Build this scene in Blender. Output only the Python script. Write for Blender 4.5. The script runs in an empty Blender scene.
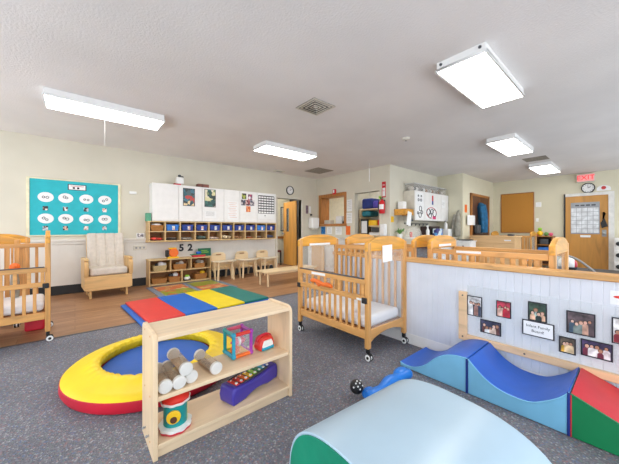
import bpy, bmesh, math, random
from mathutils import Vector, Matrix
random.seed(7)
PI = math.pi
scn = bpy.context.scene
C = scn.collection

# ------------------------------------------------------------------ materials
def lin(c):
    r = []
    for v in c[:3]:
        v = v / 255.0
        r.append(v / 12.92 if v <= 0.04045 else ((v + 0.055) / 1.055) ** 2.4)
    return (r[0], r[1], r[2], 1.0)

def newmat(name):
    m = bpy.data.materials.new(name); m.use_nodes = True
    nt = m.node_tree
    return m, nt, nt.nodes['Principled BSDF']

def N(nt, t, **k):
    n = nt.nodes.new(t)
    for a, b in k.items():
        setattr(n, a, b)
    return n

def coords(nt, scale=(1, 1, 1), kind='Object'):
    tc = N(nt, 'ShaderNodeTexCoord'); mp = N(nt, 'ShaderNodeMapping')
    mp.inputs['Scale'].default_value = scale
    nt.links.new(tc.outputs[kind], mp.inputs['Vector'])
    return mp.outputs['Vector']

def ramp(nt, fac, stops, interp='LINEAR'):
    r = N(nt, 'ShaderNodeValToRGB'); r.color_ramp.interpolation = interp
    e = r.color_ramp.elements
    e[0].position, e[0].color = stops[0][0], lin(stops[0][1])
    e[1].position, e[1].color = stops[-1][0], lin(stops[-1][1])
    for p, c in stops[1:-1]:
        x = e.new(p); x.color = lin(c)
    nt.links.new(fac, r.inputs['Fac'])
    return r.outputs['Color']

def bump(nt, b, height, strength=0.2, dist=0.01):
    n = N(nt, 'ShaderNodeBump'); n.inputs['Strength'].default_value = strength
    n.inputs['Distance'].default_value = dist
    nt.links.new(height, n.inputs['Height']); nt.links.new(n.outputs['Normal'], b.inputs['Normal'])

def plain(name, c, rough=0.5, var=0.05, scale=9, bmp=0.0, bscale=60, spec=0.5):
    m, nt, b = newmat(name)
    n = N(nt, 'ShaderNodeTexNoise'); n.inputs['Scale'].default_value = scale; n.inputs['Detail'].default_value = 3
    nt.links.new(coords(nt), n.inputs['Vector'])
    lo = tuple(max(0, v * (1 - var)) for v in c); hi = tuple(min(255, v * (1 + var)) for v in c)
    nt.links.new(ramp(nt, n.outputs['Fac'], [(0.3, lo), (0.7, hi)]), b.inputs['Base Color'])
    b.inputs['Roughness'].default_value = rough
    b.inputs['Specular IOR Level'].default_value = spec
    if bmp:
        n2 = N(nt, 'ShaderNodeTexNoise'); n2.inputs['Scale'].default_value = bscale; n2.inputs['Detail'].default_value = 4
        nt.links.new(coords(nt), n2.inputs['Vector']); bump(nt, b, n2.outputs['Fac'], bmp, 0.01)
    return m

def wood(name, c, axis='z', rough=0.42, contrast=0.16, scale=14):
    m, nt, b = newmat(name)
    s = {'x': (0.12, 1, 1), 'y': (1, 0.12, 1), 'z': (1, 1, 0.12)}[axis]
    v = coords(nt, s)
    n = N(nt, 'ShaderNodeTexNoise'); n.inputs['Scale'].default_value = scale
    n.inputs['Detail'].default_value = 5; n.inputs['Distortion'].default_value = 1.2
    nt.links.new(v, n.inputs['Vector'])
    lo = tuple(x * (1 - contrast) for x in c); hi = tuple(min(255, x * (1 + contrast * 0.5)) for x in c)
    nt.links.new(ramp(nt, n.outputs['Fac'], [(0.3, lo), (0.5, c), (0.72, hi)]), b.inputs['Base Color'])
    b.inputs['Roughness'].default_value = rough
    bump(nt, b, n.outputs['Fac'], 0.05, 0.003)
    return m

def emit(name, c, strength):
    m, nt, b = newmat(name)
    b.inputs['Base Color'].default_value = lin(c)
    b.inputs['Emission Color'].default_value = lin(c); b.inputs['Emission Strength'].default_value = strength
    b.inputs['Roughness'].default_value = 0.4
    return m

def picture(name, pal, scale=30, seed=0.0):
    m, nt, b = newmat(name)
    tc = N(nt, 'ShaderNodeTexCoord'); mp = N(nt, 'ShaderNodeMapping')
    mp.inputs['Location'].default_value = (seed, seed * 1.7, seed * 0.6)
    nt.links.new(tc.outputs['Object'], mp.inputs['Vector'])
    nz = N(nt, 'ShaderNodeTexNoise'); nz.inputs['Scale'].default_value = scale * 0.8
    nt.links.new(mp.outputs['Vector'], nz.inputs['Vector'])
    mx = N(nt, 'ShaderNodeMixRGB'); mx.inputs['Fac'].default_value = 0.06
    nt.links.new(mp.outputs['Vector'], mx.inputs['Color1']); nt.links.new(nz.outputs['Color'], mx.inputs['Color2'])
    vo = N(nt, 'ShaderNodeTexVoronoi'); vo.inputs['Scale'].default_value = scale
    nt.links.new(mx.outputs['Color'], vo.inputs['Vector'])
    sep = N(nt, 'ShaderNodeSeparateColor'); nt.links.new(vo.outputs['Color'], sep.inputs['Color'])
    st = [(i / len(pal), p) for i, p in enumerate(pal)]
    nt.links.new(ramp(nt, sep.outputs[0], st, 'CONSTANT'), b.inputs['Base Color'])
    b.inputs['Roughness'].default_value = 0.3
    return m

def carpet_mat():
    m, nt, b = newmat('carpet')
    v = coords(nt)
    vo = N(nt, 'ShaderNodeTexVoronoi'); vo.inputs['Scale'].default_value = 125
    nt.links.new(v, vo.inputs['Vector'])
    sep = N(nt, 'ShaderNodeSeparateColor'); nt.links.new(vo.outputs['Color'], sep.inputs['Color'])
    col = ramp(nt, sep.outputs[0], [(0, (118, 118, 124)), (0.30, (136, 135, 141)), (0.55, (124, 124, 131)), (0.72, (156, 128, 130)),
               (0.79, (118, 130, 154)), (0.87, (126, 140, 136)), (0.92, (168, 167, 168)), (1.0, (104, 105, 112))], 'CONSTANT')
    nz = N(nt, 'ShaderNodeTexNoise'); nz.inputs['Scale'].default_value = 1.6; nz.inputs['Detail'].default_value = 6
    nt.links.new(v, nz.inputs['Vector'])
    wear = ramp(nt, nz.outputs['Fac'], [(0.3, (225, 225, 228)), (0.7, (255, 255, 255))])
    mx = N(nt, 'ShaderNodeMixRGB', blend_type='MULTIPLY'); mx.inputs['Fac'].default_value = 1
    nt.links.new(col, mx.inputs['Color1']); nt.links.new(wear, mx.inputs['Color2'])
    nt.links.new(mx.outputs['Color'], b.inputs['Base Color'])
    b.inputs['Roughness'].default_value = 0.95; b.inputs['Specular IOR Level'].default_value = 0.1
    bump(nt, b, vo.outputs['Distance'], 0.5, 0.006)
    return m

def plank_mat():
    m, nt, b = newmat('wood_plank_floor')
    v = coords(nt)
    br = N(nt, 'ShaderNodeTexBrick'); br.offset = 0.4
    br.inputs['Scale'].default_value = 1.0; br.inputs['Brick Width'].default_value = 1.1; br.inputs['Row Height'].default_value = 0.15
    br.inputs['Mortar Size'].default_value = 0.0025; br.inputs['Mortar Smooth'].default_value = 0.3
    br.inputs['Color1'].default_value = lin((168, 122, 86)); br.inputs['Color2'].default_value = lin((186, 142, 104))
    br.inputs['Mortar'].default_value = lin((132, 92, 64))
    nt.links.new(v, br.inputs['Vector'])
    n = N(nt, 'ShaderNodeTexNoise'); n.inputs['Scale'].default_value = 10; n.inputs['Detail'].default_value = 6
    n.inputs['Distortion'].default_value = 1.0
    nt.links.new(coords(nt, (0.25, 2.2, 1)), n.inputs['Vector'])
    g = ramp(nt, n.outputs['Fac'], [(0.3, (205, 195, 190)), (0.65, (255, 255, 255))])
    mx = N(nt, 'ShaderNodeMixRGB', blend_type='MULTIPLY'); mx.inputs['Fac'].default_value = 0.9
    nt.links.new(br.outputs['Color'], mx.inputs['Color1']); nt.links.new(g, mx.inputs['Color2'])
    nt.links.new(mx.outputs['Color'], b.inputs['Base Color'])
    b.inputs['Roughness'].default_value = 0.38
    bump(nt, b, br.outputs['Fac'], -0.15, 0.002)
    return m

def clear_mat(name, tint=(235, 240, 240), fac=0.18):
    m, nt, b = newmat(name)
    b.inputs['Base Color'].default_value = lin(tint); b.inputs['Roughness'].default_value = 0.08
    tr = N(nt, 'ShaderNodeBsdfTransparent'); mix = N(nt, 'ShaderNodeMixShader')
    mix.inputs['Fac'].default_value = fac
    nt.links.new(tr.outputs[0], mix.inputs[1]); nt.links.new(b.outputs[0], mix.inputs[2])
    out = nt.nodes['Material Output']; nt.links.new(mix.outputs[0], out.inputs['Surface'])
    return m

def wicker_mat(name, c):
    m, nt, b = newmat(name)
    w = N(nt, 'ShaderNodeTexWave'); w.wave_type = 'BANDS'; w.bands_direction = 'Z'
    w.inputs['Scale'].default_value = 18; w.inputs['Distortion'].default_value = 3; w.inputs['Detail'].default_value = 2
    nt.links.new(coords(nt), w.inputs['Vector'])
    nt.links.new(ramp(nt, w.outputs['Fac'], [(0.1, tuple(x * 0.62 for x in c)), (0.7, c)]), b.inputs['Base Color'])
    b.inputs['Roughness'].default_value = 0.7
    bump(nt, b, w.outputs['Fac'], 0.6, 0.01)
    return m

M = {}
M['wall'] = plain('painted_wall', (214, 208, 191), 0.85, 0.015, 2, 0.08, 140)
M['wall_far'] = plain('painted_wall_green', (216, 210, 186), 0.85, 0.015, 2, 0.08, 140)
M['wainscot'] = plain('white_wainscot', (226, 222, 215), 0.6, 0.02, 3)
M['bead'] = plain('white_beadboard', (216, 218, 225), 0.5, 0.025, 4)
M['ceiling'] = plain('textured_ceiling', (232, 228, 225), 0.95, 0.02, 1.2, 0.35, 60, 0.1)
M['carpet'] = carpet_mat()
M['plank'] = plank_mat()
M['cove'] = plain('black_cove_base', (34, 37, 40), 0.5)
M['whitebase'] = plain('white_base', (222, 220, 215), 0.5)
M['white'] = plain('white_paint', (234, 232, 230), 0.4, 0.015)
M['offwhite'] = plain('off_white_paint', (214, 208, 194), 0.5, 0.03)
M['paper'] = plain('white_paper', (238, 238, 238), 0.7, 0.01)
M['grey'] = plain('grey_metal', (150, 152, 152), 0.35)
M['dgrey'] = plain('dark_grey', (70, 72, 76), 0.5)
M['black'] = plain('black_plastic', (24, 24, 26), 0.45)
M['honey'] = wood('honey_wood', (214, 158, 92), 'z')
M['honeyx'] = wood('honey_wood_cross', (214, 158, 92), 'x')
M['honeyy'] = wood('honey_wood_long', (214, 158, 92), 'y')
M['arch'] = wood('orange_wood_arch', (222, 158, 58), 'x', 0.35)
M['birch'] = wood('birch_wood', (232, 205, 170), 'x', 0.45, 0.07)
M['birchz'] = wood('birch_wood_upright', (230, 202, 166), 'z', 0.45, 0.07)
M['birchd'] = wood('shelf_wood', (212, 180, 130), 'x', 0.5, 0.1)
M['birchdz'] = wood('shelf_wood_upright', (206, 172, 122), 'z', 0.5, 0.1)
M['backing'] = wood('brown_back_panel', (152, 100, 54), 'x', 0.6, 0.12)
M['pale'] = wood('pale_maple', (228, 200, 158), 'z', 0.45, 0.08)
M['palex'] = wood('pale_maple_cross', (230, 204, 162), 'x', 0.4, 0.08)
M['glider'] = wood('glider_wood', (224, 184, 126), 'x', 0.45, 0.08)
M['gliderz'] = wood('glider_wood_upright', (220, 180, 122), 'z', 0.45, 0.08)
M['doorwood'] = wood('oak_door', (194, 138, 62), 'z', 0.4, 0.12, 8)
M['doordark'] = wood('dark_brown_door', (92, 58, 38), 'z', 0.45, 0.15, 8)
M['oaktrim'] = wood('oak_trim', (176, 116, 58), 'z', 0.4, 0.14)
M['cap'] = wood('cap_wood', (214, 160, 96), 'y', 0.4, 0.15)
M['framewood'] = wood('pine_frame', (230, 192, 150), 'y', 0.45, 0.08)
M['tan'] = wood('tan_cabinet', (220, 180, 130), 'y', 0.5, 0.05)
M['red'] = plain('red_vinyl', (206, 44, 56), 0.4, 0.03, 6, 0.15, 12)
M['pitred'] = plain('red_pool_vinyl', (200, 28, 52), 0.45, 0.05, 6, 0.2, 12)
M['yellow'] = plain('yellow_vinyl', (244, 208, 30), 0.45, 0.03, 6, 0.25, 14)
M['blue'] = plain('blue_vinyl', (24, 92, 186), 0.4, 0.03, 6, 0.15, 12)
M['matred'] = plain('mat_red', (224, 62, 58), 0.45, 0.02, 6, 0.15, 12)
M['matblue'] = plain('mat_blue', (22, 106, 204), 0.45, 0.02, 6, 0.15, 12)
M['matyellow'] = plain('mat_yellow', (244, 218, 30), 0.45, 0.02, 6, 0.15, 12)
M['matteal'] = plain('mat_teal', (14, 122, 116), 0.45, 0.02, 6, 0.15, 12)
M['wave'] = plain('wave_blue', (36, 96, 196), 0.38, 0.04, 5, 0.3, 9)
M['sky'] = plain('light_blue_vinyl', (126, 190, 226), 0.45, 0.03, 5, 0.2, 9)
M['skyarch'] = plain('pale_blue_vinyl', (174, 198, 214), 0.32, 0.02, 3, 0.1, 8)
M['green'] = plain('green_vinyl', (16, 128, 78), 0.42, 0.04, 5, 0.2, 10)
M['archgreen'] = plain('teal_green_vinyl', (14, 136, 104), 0.42, 0.05, 5, 0.35, 8)
M['seam'] = plain('navy_seam', (26, 50, 130), 0.5)
M['sheet'] = plain('white_sheet', (236, 236, 240), 0.8, 0.02, 6, 0.35, 14)
M['cushion'] = plain('beige_cushion', (212, 203, 192), 0.85, 0.03, 20, 0.15, 90)
M['teal'] = plain('teal_board', (38, 178, 190), 0.7, 0.03, 8)
M['border'] = plain('cream_border', (228, 222, 190), 0.7, 0.05)
M['bin'] = plain('blue_bin', (20, 52, 136), 0.5, 0.08, 20)
M['binlight'] = plain('bright_blue_bin', (40, 112, 196), 0.5, 0.08, 20)
M['wicker'] = wicker_mat('wicker', (196, 132, 66))
M['wickerpale'] = wicker_mat('pale_wicker', (222, 194, 140))
M['cork'] = plain('cork', (190, 132, 56), 0.9, 0.06, 60, 0.2, 150)
M['coat'] = plain('blue_coat', (30, 92, 132), 0.85, 0.12, 12, 0.4, 20)
M['greycoat'] = plain('grey_coat', (150, 146, 134), 0.9, 0.12, 12, 0.4, 20)
M['extred'] = plain('signal_red', (206, 32, 40), 0.35)
M['orange'] = plain('orange_plastic', (238, 112, 34), 0.4)
M['purple'] = plain('purple_plastic', (70, 58, 158), 0.35, 0.03)
M['violet'] = plain('violet_plastic', (168, 60, 170), 0.35, 0.03)
M['aqua'] = plain('aqua_plastic', (40, 160, 190), 0.35, 0.03)
M['teald'] = plain('teal_plastic', (20, 150, 150), 0.35, 0.03)
M['lime'] = plain('lime_plastic', (150, 200, 60), 0.35, 0.03)
M['redp'] = plain('red_plastic', (222, 52, 40), 0.35, 0.03)
M['yellowp'] = plain('yellow_plastic', (246, 196, 36), 0.35, 0.03)
M['pink'] = plain('pink_plastic', (226, 96, 130), 0.4)
M['capwhite'] = plain('bottle_cap_white', (222, 218, 212), 0.5, 0.01)
M['whitep'] = plain('white_plastic', (240, 240, 238), 0.35, 0.01)
M['greenbook'] = plain('dark_green_card', (22, 98, 70), 0.6)
M['diff'] = emit('light_diffuser', (255, 252, 244), 8.0)
M['exit'] = emit('exit_letter_red', (240, 30, 44), 0.45)
M['exitface'] = emit('exit_face', (250, 176, 172), 0.06)
M['clear'] = clear_mat('clear_acrylic', fac=0.12)
M['bottle'] = clear_mat('clear_bottle', (208, 190, 168), 0.42)
M['tub'] = clear_mat('clear_tub', (235, 232, 226), 0.28)
M['glass'] = clear_mat('window_glass', (200, 215, 215), 0.15)
M['ink'] = plain('black_ink', (36, 36, 44), 0.7)
M['redink'] = plain('red_ink', (196, 60, 60), 0.7)
M['hall'] = plain('bright_hall_wall', (236, 230, 206), 0.8, 0.02)
M['sandpour'] = plain('beige_grains', (206, 178, 148), 0.8, 0.15, 60)
M['greenleaf'] = plain('leaf_green', (96, 140, 74), 0.6, 0.2, 30)
M['rugborder'] = plain('rug_grey', (126, 136, 152), 0.8, 0.05)
M['rugorange'] = picture('rug_orange', [(216, 112, 68), (222, 120, 74), (212, 106, 66), (224, 196, 130), (218, 114, 70)], 12, 1.0)
M['ruggreen'] = picture('rug_green', [(158, 168, 58), (150, 160, 54), (164, 172, 66), (206, 120, 70), (156, 166, 60)], 12, 3.0)

# ------------------------------------------------------------------ mesh kit
class MB:
    def __init__(s): s.bm = bmesh.new()
    def b(s, x0, x1, y0, y1, z0, z1):
        vs = [s.bm.verts.new((x, y, z)) for x in (x0, x1) for y in (y0, y1) for z in (z0, z1)]
        for f in ((0, 1, 3, 2), (4, 6, 7, 5), (0, 4, 5, 1), (2, 3, 7, 6), (0, 2, 6, 4), (1, 5, 7, 3)):
            s.bm.faces.new([vs[i] for i in f])
        return s
    def rb(s, c, size, mat):      # rotated box
        n = len(s.bm.verts); x, y, z = (v / 2 for v in size)
        vs = [s.bm.verts.new(Vector(c) + mat @ Vector((a * x, d * y, e * z))) for a in (-1, 1) for d in (-1, 1) for e in (-1, 1)]
        for f in ((0, 1, 3, 2), (4, 6, 7, 5), (0, 4, 5, 1), (2, 3, 7, 6), (0, 2, 6, 4), (1, 5, 7, 3)):
            s.bm.faces.new([vs[i] for i in f])
        return s
    def bar(s, p0, p1, w, d):     # square bar between two points
        p0, p1 = Vector(p0), Vector(p1); ax = (p1 - p0)
        q = ax.to_track_quat('Z', 'Y').to_matrix()
        return s.rb((p0 + p1) / 2, (w, d, ax.length), q)
    def cyl(s, p0, p1, r0, r1=None, seg=20):
        r1 = r0 if r1 is None else r1
        p0, p1 = Vector(p0), Vector(p1); q = (p1 - p0).to_track_quat('Z', 'Y').to_matrix()
        A, B = [], []
        for i in range(seg):
            a = 2 * PI * i / seg; d = Vector((math.cos(a), math.sin(a), 0))
            A.append(s.bm.verts.new(p0 + q @ (d * r0))); B.append(s.bm.verts.new(p1 + q @ (d * r1)))
        for i in range(seg):
            j = (i + 1) % seg; s.bm.faces.new((A[i], A[j], B[j], B[i]))
        s.bm.faces.new(A[::-1]); s.bm.faces.new(B)
        return s
    def tube(s, pts, r, seg=10):
        pts = [Vector(p) for p in pts]; rings = []
        up = Vector((0.13, 0.21, 0.97))
        for k, p in enumerate(pts):
            t = (pts[min(k + 1, len(pts) - 1)] - pts[max(k - 1, 0)]).normalized()
            a = t.cross(up)
            if a.length < 1e-3: a = t.cross(Vector((1, 0, 0)))
            a.normalize(); c = t.cross(a).normalized()
            rr = r[k] if isinstance(r, (list, tuple)) else r
            rings.append([s.bm.verts.new(p + (a * math.cos(2 * PI * i / seg) + c * math.sin(2 * PI * i / seg)) * rr) for i in range(seg)])
        for A, B in zip(rings, rings[1:]):
            for i in range(seg):
                j = (i + 1) % seg; s.bm.faces.new((A[i], A[j], B[j], B[i]))
        s.bm.faces.new(rings[0][::-1]); s.bm.faces.new(rings[-1])
        return s
    def ball(s, c, r, sc=(1, 1, 1), u=20, v=12):
        m = Matrix.Translation(Vector(c)) @ Matrix.Diagonal((r * sc[0], r * sc[1], r * sc[2], 1))
        bmesh.ops.create_uvsphere(s.bm, u_segments=u, v_segments=v, radius=1, matrix=m)
        return s
    def lathe(s, prof, c=(0, 0, 0), seg=48, wob=None, cap=True):
        rings = []
        for k, (r, z) in enumerate(prof):
            ring = []
            for i in range(seg):
                a = 2 * PI * i / seg; dr, dz = wob(k, a) if wob else (0, 0)
                ring.append(s.bm.verts.new((c[0] + (r + dr) * math.cos(a), c[1] + (r + dr) * math.sin(a), c[2] + z + dz)))
            rings.append(ring)
        for A, B in zip(rings, rings[1:]):
            for i in range(seg):
                j = (i + 1) % seg; s.bm.faces.new((A[i], A[j], B[j], B[i]))
        if cap and prof[0][0] > 1e-4: s.bm.faces.new(rings[0][::-1])
        if cap and prof[-1][0] > 1e-4: s.bm.faces.new(rings[-1])
        return s
    def prism(s, poly, axis, a0, a1):
        def P(p, a):
            if axis == 'x': return (a, p[0], p[1])
            if axis == 'y': return (p[0], a, p[1])
            return (p[0], p[1], a)
        A = [s.bm.verts.new(P(p, a0)) for p in poly]; B = [s.bm.verts.new(P(p, a1)) for p in poly]
        n = len(poly)
        for i in range(n):
            j = (i + 1) % n; s.bm.faces.new((A[i], A[j], B[j], B[i]))
        s.bm.faces.new(A[::-1]); s.bm.faces.new(B)
        return s
    def shell(s, outer, inner, a0, a1):      # open band of even thickness, run along x
        g = [[s.bm.verts.new((a, p[0], p[1])) for p in c] for a in (a0, a1) for c in (outer, inner)]
        o0, i0, o1, i1 = g
        for k in range(len(outer) - 1):
            s.bm.faces.new((o0[k], o0[k + 1], o1[k + 1], o1[k])); s.bm.faces.new((i0[k], i1[k], i1[k + 1], i0[k + 1]))
            s.bm.faces.new((o0[k], i0[k], i0[k + 1], o0[k + 1])); s.bm.faces.new((o1[k], o1[k + 1], i1[k + 1], i1[k]))
        for k in (0, len(outer) - 1): s.bm.faces.new((o0[k], o1[k], i1[k], i0[k]))
        return s
    def build(s, name, mat, parent=None, bev=0.0, smooth=True, loc=None, sub=0):
        bmesh.ops.remove_doubles(s.bm, verts=s.bm.verts, dist=1e-6)
        bmesh.ops.recalc_face_normals(s.bm, faces=s.bm.faces)
        for f in s.bm.faces: f.smooth = smooth
        for e in s.bm.edges:
            if len(e.link_faces) == 2 and e.calc_face_angle(0) > math.radians(38): e.smooth = False
        me = bpy.data.meshes.new(name); s.bm.to_mesh(me); s.bm.free()
        me.materials.append(M[mat] if isinstance(mat, str) else mat)
        o = bpy.data.objects.new(name, me); C.objects.link(o)
        if parent is not None: o.parent = parent
        if loc: o.location = loc
        if bev:
            mod = o.modifiers.new('soft_edge', 'BEVEL'); mod.width = bev; mod.segments = 3; mod.limit_method = 'ANGLE'
            mod.angle_limit = math.radians(38)
        if sub:
            mod = o.modifiers.new('smooth', 'SUBSURF'); mod.levels = sub; mod.render_levels = sub
        return o

def tag(o, label, cat, group=None):
    o['label'] = label; o['category'] = cat
    if group: o['group'] = group
    return o
def thing(name, label, cat, loc=(0, 0, 0), rz=0, group=None):
    o = bpy.data.objects.new(name, None); C.objects.link(o); o.empty_display_size = 0.1
    o.location = loc; o.rotation_euler = (0, 0, rz)
    return tag(o, label, cat, group)
def struct(o): o['kind'] = 'structure'; return o
def dup(root, loc, rz=None, label=None):
    r = root.copy(); C.objects.link(r); r.location = loc
    if rz is not None: r.rotation_euler = (0, 0, rz)
    if label: r['label'] = label
    for ch in list(root.children):
        c = ch.copy(); C.objects.link(c); c.parent = r
        for g in list(ch.children):
            d = g.copy(); C.objects.link(d); d.parent = c
    return r
def text(s, name, mat, parent, loc, rot, size, align='CENTER', ext=0.0008, bold=0.0):
    cu = bpy.data.curves.new(name, 'FONT'); cu.body = s; cu.size = size; cu.extrude = ext; cu.offset = bold
    cu.align_x = align; cu.align_y = 'CENTER'; cu.resolution_u = 3
    t = bpy.data.objects.new(name + '_src', cu); C.objects.link(t)
    dg = bpy.context.evaluated_depsgraph_get(); dg.update()
    me = bpy.data.meshes.new_from_object(t.evaluated_get(dg)); me.name = name
    C.objects.unlink(t); bpy.data.objects.remove(t)
    me.materials.clear(); me.materials.append(M[mat])
    o = bpy.data.objects.new(name, me); C.objects.link(o)
    o.location = loc; o.rotation_euler = rot
    if parent is not None: o.parent = parent
    return o
RU = (PI / 2, 0, -PI / 2)      # text on a wall facing -u (reads towards -v)
RV = (PI / 2, 0, 0)            # text on a wall facing -v

CEIL = 2.65; WV = 6.35; WA = 5.68; WB = 3.77; WC = 8.10; WD = 3.08; WE = 10.6

# ------------------------------------------------------------------ room shell
def wall(name, axis, face, thick, a0, a1, z0, z1, holes, mat):
    """axis 'v': wall in plane v=face spanning u; axis 'u': plane u=face spanning v; body lies beyond the face"""
    m = MB(); A = sorted({a0, a1, *[h[0] for h in holes], *[h[1] for h in holes]})
    Z = sorted({z0, z1, *[h[2] for h in holes], *[h[3] for h in holes]})
    for i in range(len(A) - 1):
        for j in range(len(Z) - 1):
            ca, cz = (A[i] + A[i + 1]) / 2, (Z[j] + Z[j + 1]) / 2
            if any(h[0] < ca < h[1] and h[2] < cz < h[3] for h in holes): continue
            if axis == 'v': m.b(A[i], A[i + 1], face, face + thick, Z[j], Z[j + 1])
            else: m.b(face, face + thick, A[i], A[i + 1], Z[j], Z[j + 1])
    return struct(m.build(name, mat, smooth=False))

struct(MB().b(-2.5, 11.2, 3.86, 9.0, -0.1, 0.0).build('floor', 'plank', smooth=False))
struct(MB().b(-2.5, 11.2, -2.2, 3.86, -0.1, 0.0).build('carpet', 'carpet', smooth=False))
struct(MB().b(-2.5, 11.2, 3.845, 3.875, 0.0, 0.003).build('trim_1', 'dgrey', smooth=False))
struct(MB().b(-2.5, 10.8, -2.2, 6.47, CEIL, CEIL + 0.1).build('ceiling', 'ceiling', smooth=False))
wall('wall_left', 'v', WV, 0.12, -2.5, WA + 0.12, 0, CEIL, [(4.22, 5.06, 0, 1.97)], 'wall')
wall('wall_back', 'u', WA, 0.12, WB, WV, 0, CEIL, [(4.06, 4.84, 0.0, 2.06), (5.22, 6.18, 1.27, 2.06)], 'wall')
wall('wall_kitchen', 'v', WB, 0.12, WA + 0.12, WC + 0.12, 0, CEIL, [], 'wall')
wall('wall_nook', 'u', WC, 0.12, WD, WB, 0, CEIL, [], 'wall_far')
wall('wall_closet', 'v', WD, 0.12, WC + 0.12, WE + 0.12, 0, CEIL, [], 'wall_far')
wall('wall_right', 'u', WE, 0.12, -2.2, WD, 0, CEIL, [], 'wall_far')

# wainscot with shallow grooves, left wall
def grooved(name, axis, face, a0, a1, z0, z1, depth, pitch, mat, gd=0.004):
    """vertical boards with grooves; the front face sits 'depth' before the plane 'face'"""
    pts = []; a = a0
    while a < a1 - 1e-6:
        e = min(a + pitch, a1); g = 0.004
        pts += [(a + 0.0005, face - depth + gd), (a + g, face - depth), (e - g, face - depth), (e - 0.0005, face - depth + gd)]
        a = e
    pts += [(a1, face), (a0, face)]
    m = MB()
    if axis == 'v': m.prism(pts, 'z', z0, z1)
    else: m.prism([(q, p) for p, q in pts], 'z', z0, z1)
    return m.build(name, mat, smooth=False)
struct(grooved('trim_2', 'v', WV, -2.5, 4.14, 0.15, 0.86, 0.012, 0.10, 'wainscot', 0.0012))
struct(MB().b(-2.5, 4.14, WV - 0.034, WV, 0.905, 0.94).b(-2.5, 4.14, WV - 0.016, WV, 0.875, 0.905).b(-2.5, 4.14, WV - 0.03, WV, 0.855, 0.875).build('trim_3', 'wainscot', bev=0.004))
struct(MB().b(-2.5, 4.14, WV - 0.016, WV, 0, 0.155).build('baseboard_left', 'cove', bev=0.004))
struct(MB().b(WA - 0.015, WA, WB, 4.02, 0, 0.12).b(WA - 0.015, WA, 4.88, WV - 0.02, 0, 0.12).build('baseboard_back', 'cove', bev=0.004))

# ---- left door leading to the hallway
fr = MB().b(4.16, 4.22, WV - 0.02, WV + 0.13, 0, 1.97).b(5.06, 5.12, WV - 0.02, WV + 0.13, 0, 1.97).b(4.16, 5.12, WV - 0.02, WV + 0.13, 1.97, 2.03)
struct(fr.build('trim_4', 'offwhite', bev=0.004))
d1 = struct(bpy.data.objects.new('door_1', None)); C.objects.link(d1); d1.location = (4.98, WV + 0.14, 0); d1.rotation_euler = (0, 0, math.radians(82))
m = MB()
m.b(0, 0.78, -0.02, 0.02, 0.02, 1.05).b(0, 0.42, -0.02, 0.02, 1.05, 1.75).b(0.56, 0.78, -0.02, 0.02, 1.05, 1.75).b(0, 0.78, -0.02, 0.02, 1.75, 1.95)
m.build('leaf', 'doorwood', d1, smooth=False)
MB().b(0.42, 0.56, -0.005, 0.005, 1.05, 1.75).build('pane', 'glass', d1, smooth=False)
MB().b(0.41, 0.43, -0.026, 0.026, 1.04, 1.76).b(0.55, 0.57, -0.026, 0.026, 1.04, 1.76).b(0.41, 0.57, -0.026, 0.026, 1.04, 1.06).b(0.41, 0.57, -0.026, 0.026, 1.74, 1.76).build('pane_frame', 'dgrey', d1)
MB().cyl((0.71, -0.09, 0.98), (0.71, 0.09, 0.98), 0.012).ball((0.71, 0.085, 0.98), 0.03).ball((0.71, -0.085, 0.98), 0.03).build('knob', 'grey', d1)
MB().b(0.69, 0.73, -0.024, 0.024, 1.08, 1.12).build('lock_plate', 'grey', d1)
# hallway beyond
struct(MB().b(3.2, 5.65, 7.6, 7.7, 0, CEIL).build('wall_hall', 'hall', smooth=False))
struct(MB().b(5.55, 5.65, WV + 0.14, 7.6, 0, CEIL).build('wall_hall_right', 'dgrey', smooth=False))  # dark grey paints in the shade behind the open door leaf
struct(MB().b(3.2, 5.65, 6.47, 7.7, CEIL, CEIL + 0.1).build('ceiling_hall', 'ceiling', smooth=False))
struct(MB().b(3.2, 5.55, 7.575, 7.6, 0.80, 0.88).build('trim_5', 'oaktrim'))
hl = thing('hall_fill_light', 'unseen ceiling light added to brighten the hallway behind the open door', 'light', (4.4, 7.0, CEIL))  # added lamp, out of view, brightens the hallway
MB().b(-0.3, 0.3, -0.3, 0.3, -0.05, 0).build('housing', 'white', hl); MB().b(-0.27, 0.27, -0.27, 0.27, -0.06, -0.05).build('diffuser', 'diff', hl)
hp = thing('framed_picture', 'dark framed picture on the hallway wall seen through the open door', 'picture', (5.24, 7.585, 1.45))
MB().b(-0.06, 0.07, -0.015, 0.015, -0.4, 0.4).build('frame', 'dgrey', hp); MB().b(-0.04, 0.05, -0.02, 0.0, -0.37, 0.37).build('print', 'offwhite', hp)
hc = thing('hall_chair', 'dark red chair in the hallway behind the open door', 'chair', (4.72, 7.36, 0))
MB().b(-0.2, 0.2, -0.2, 0.2, 0.40, 0.46).build('seat', plain('maroon', (92, 38, 36), 0.6), hc, bev=0.01)
MB().b(-0.2, 0.2, 0.16, 0.2, 0.46, 0.72).build('backrest', 'doordark', hc, bev=0.01)
for x in (-0.18, 0.18):
    for y in (-0.18, 0.18): MB().b(x - 0.018, x + 0.018, y - 0.018, y + 0.018, 0, 0.40).build('leg', 'black', hc)

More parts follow.
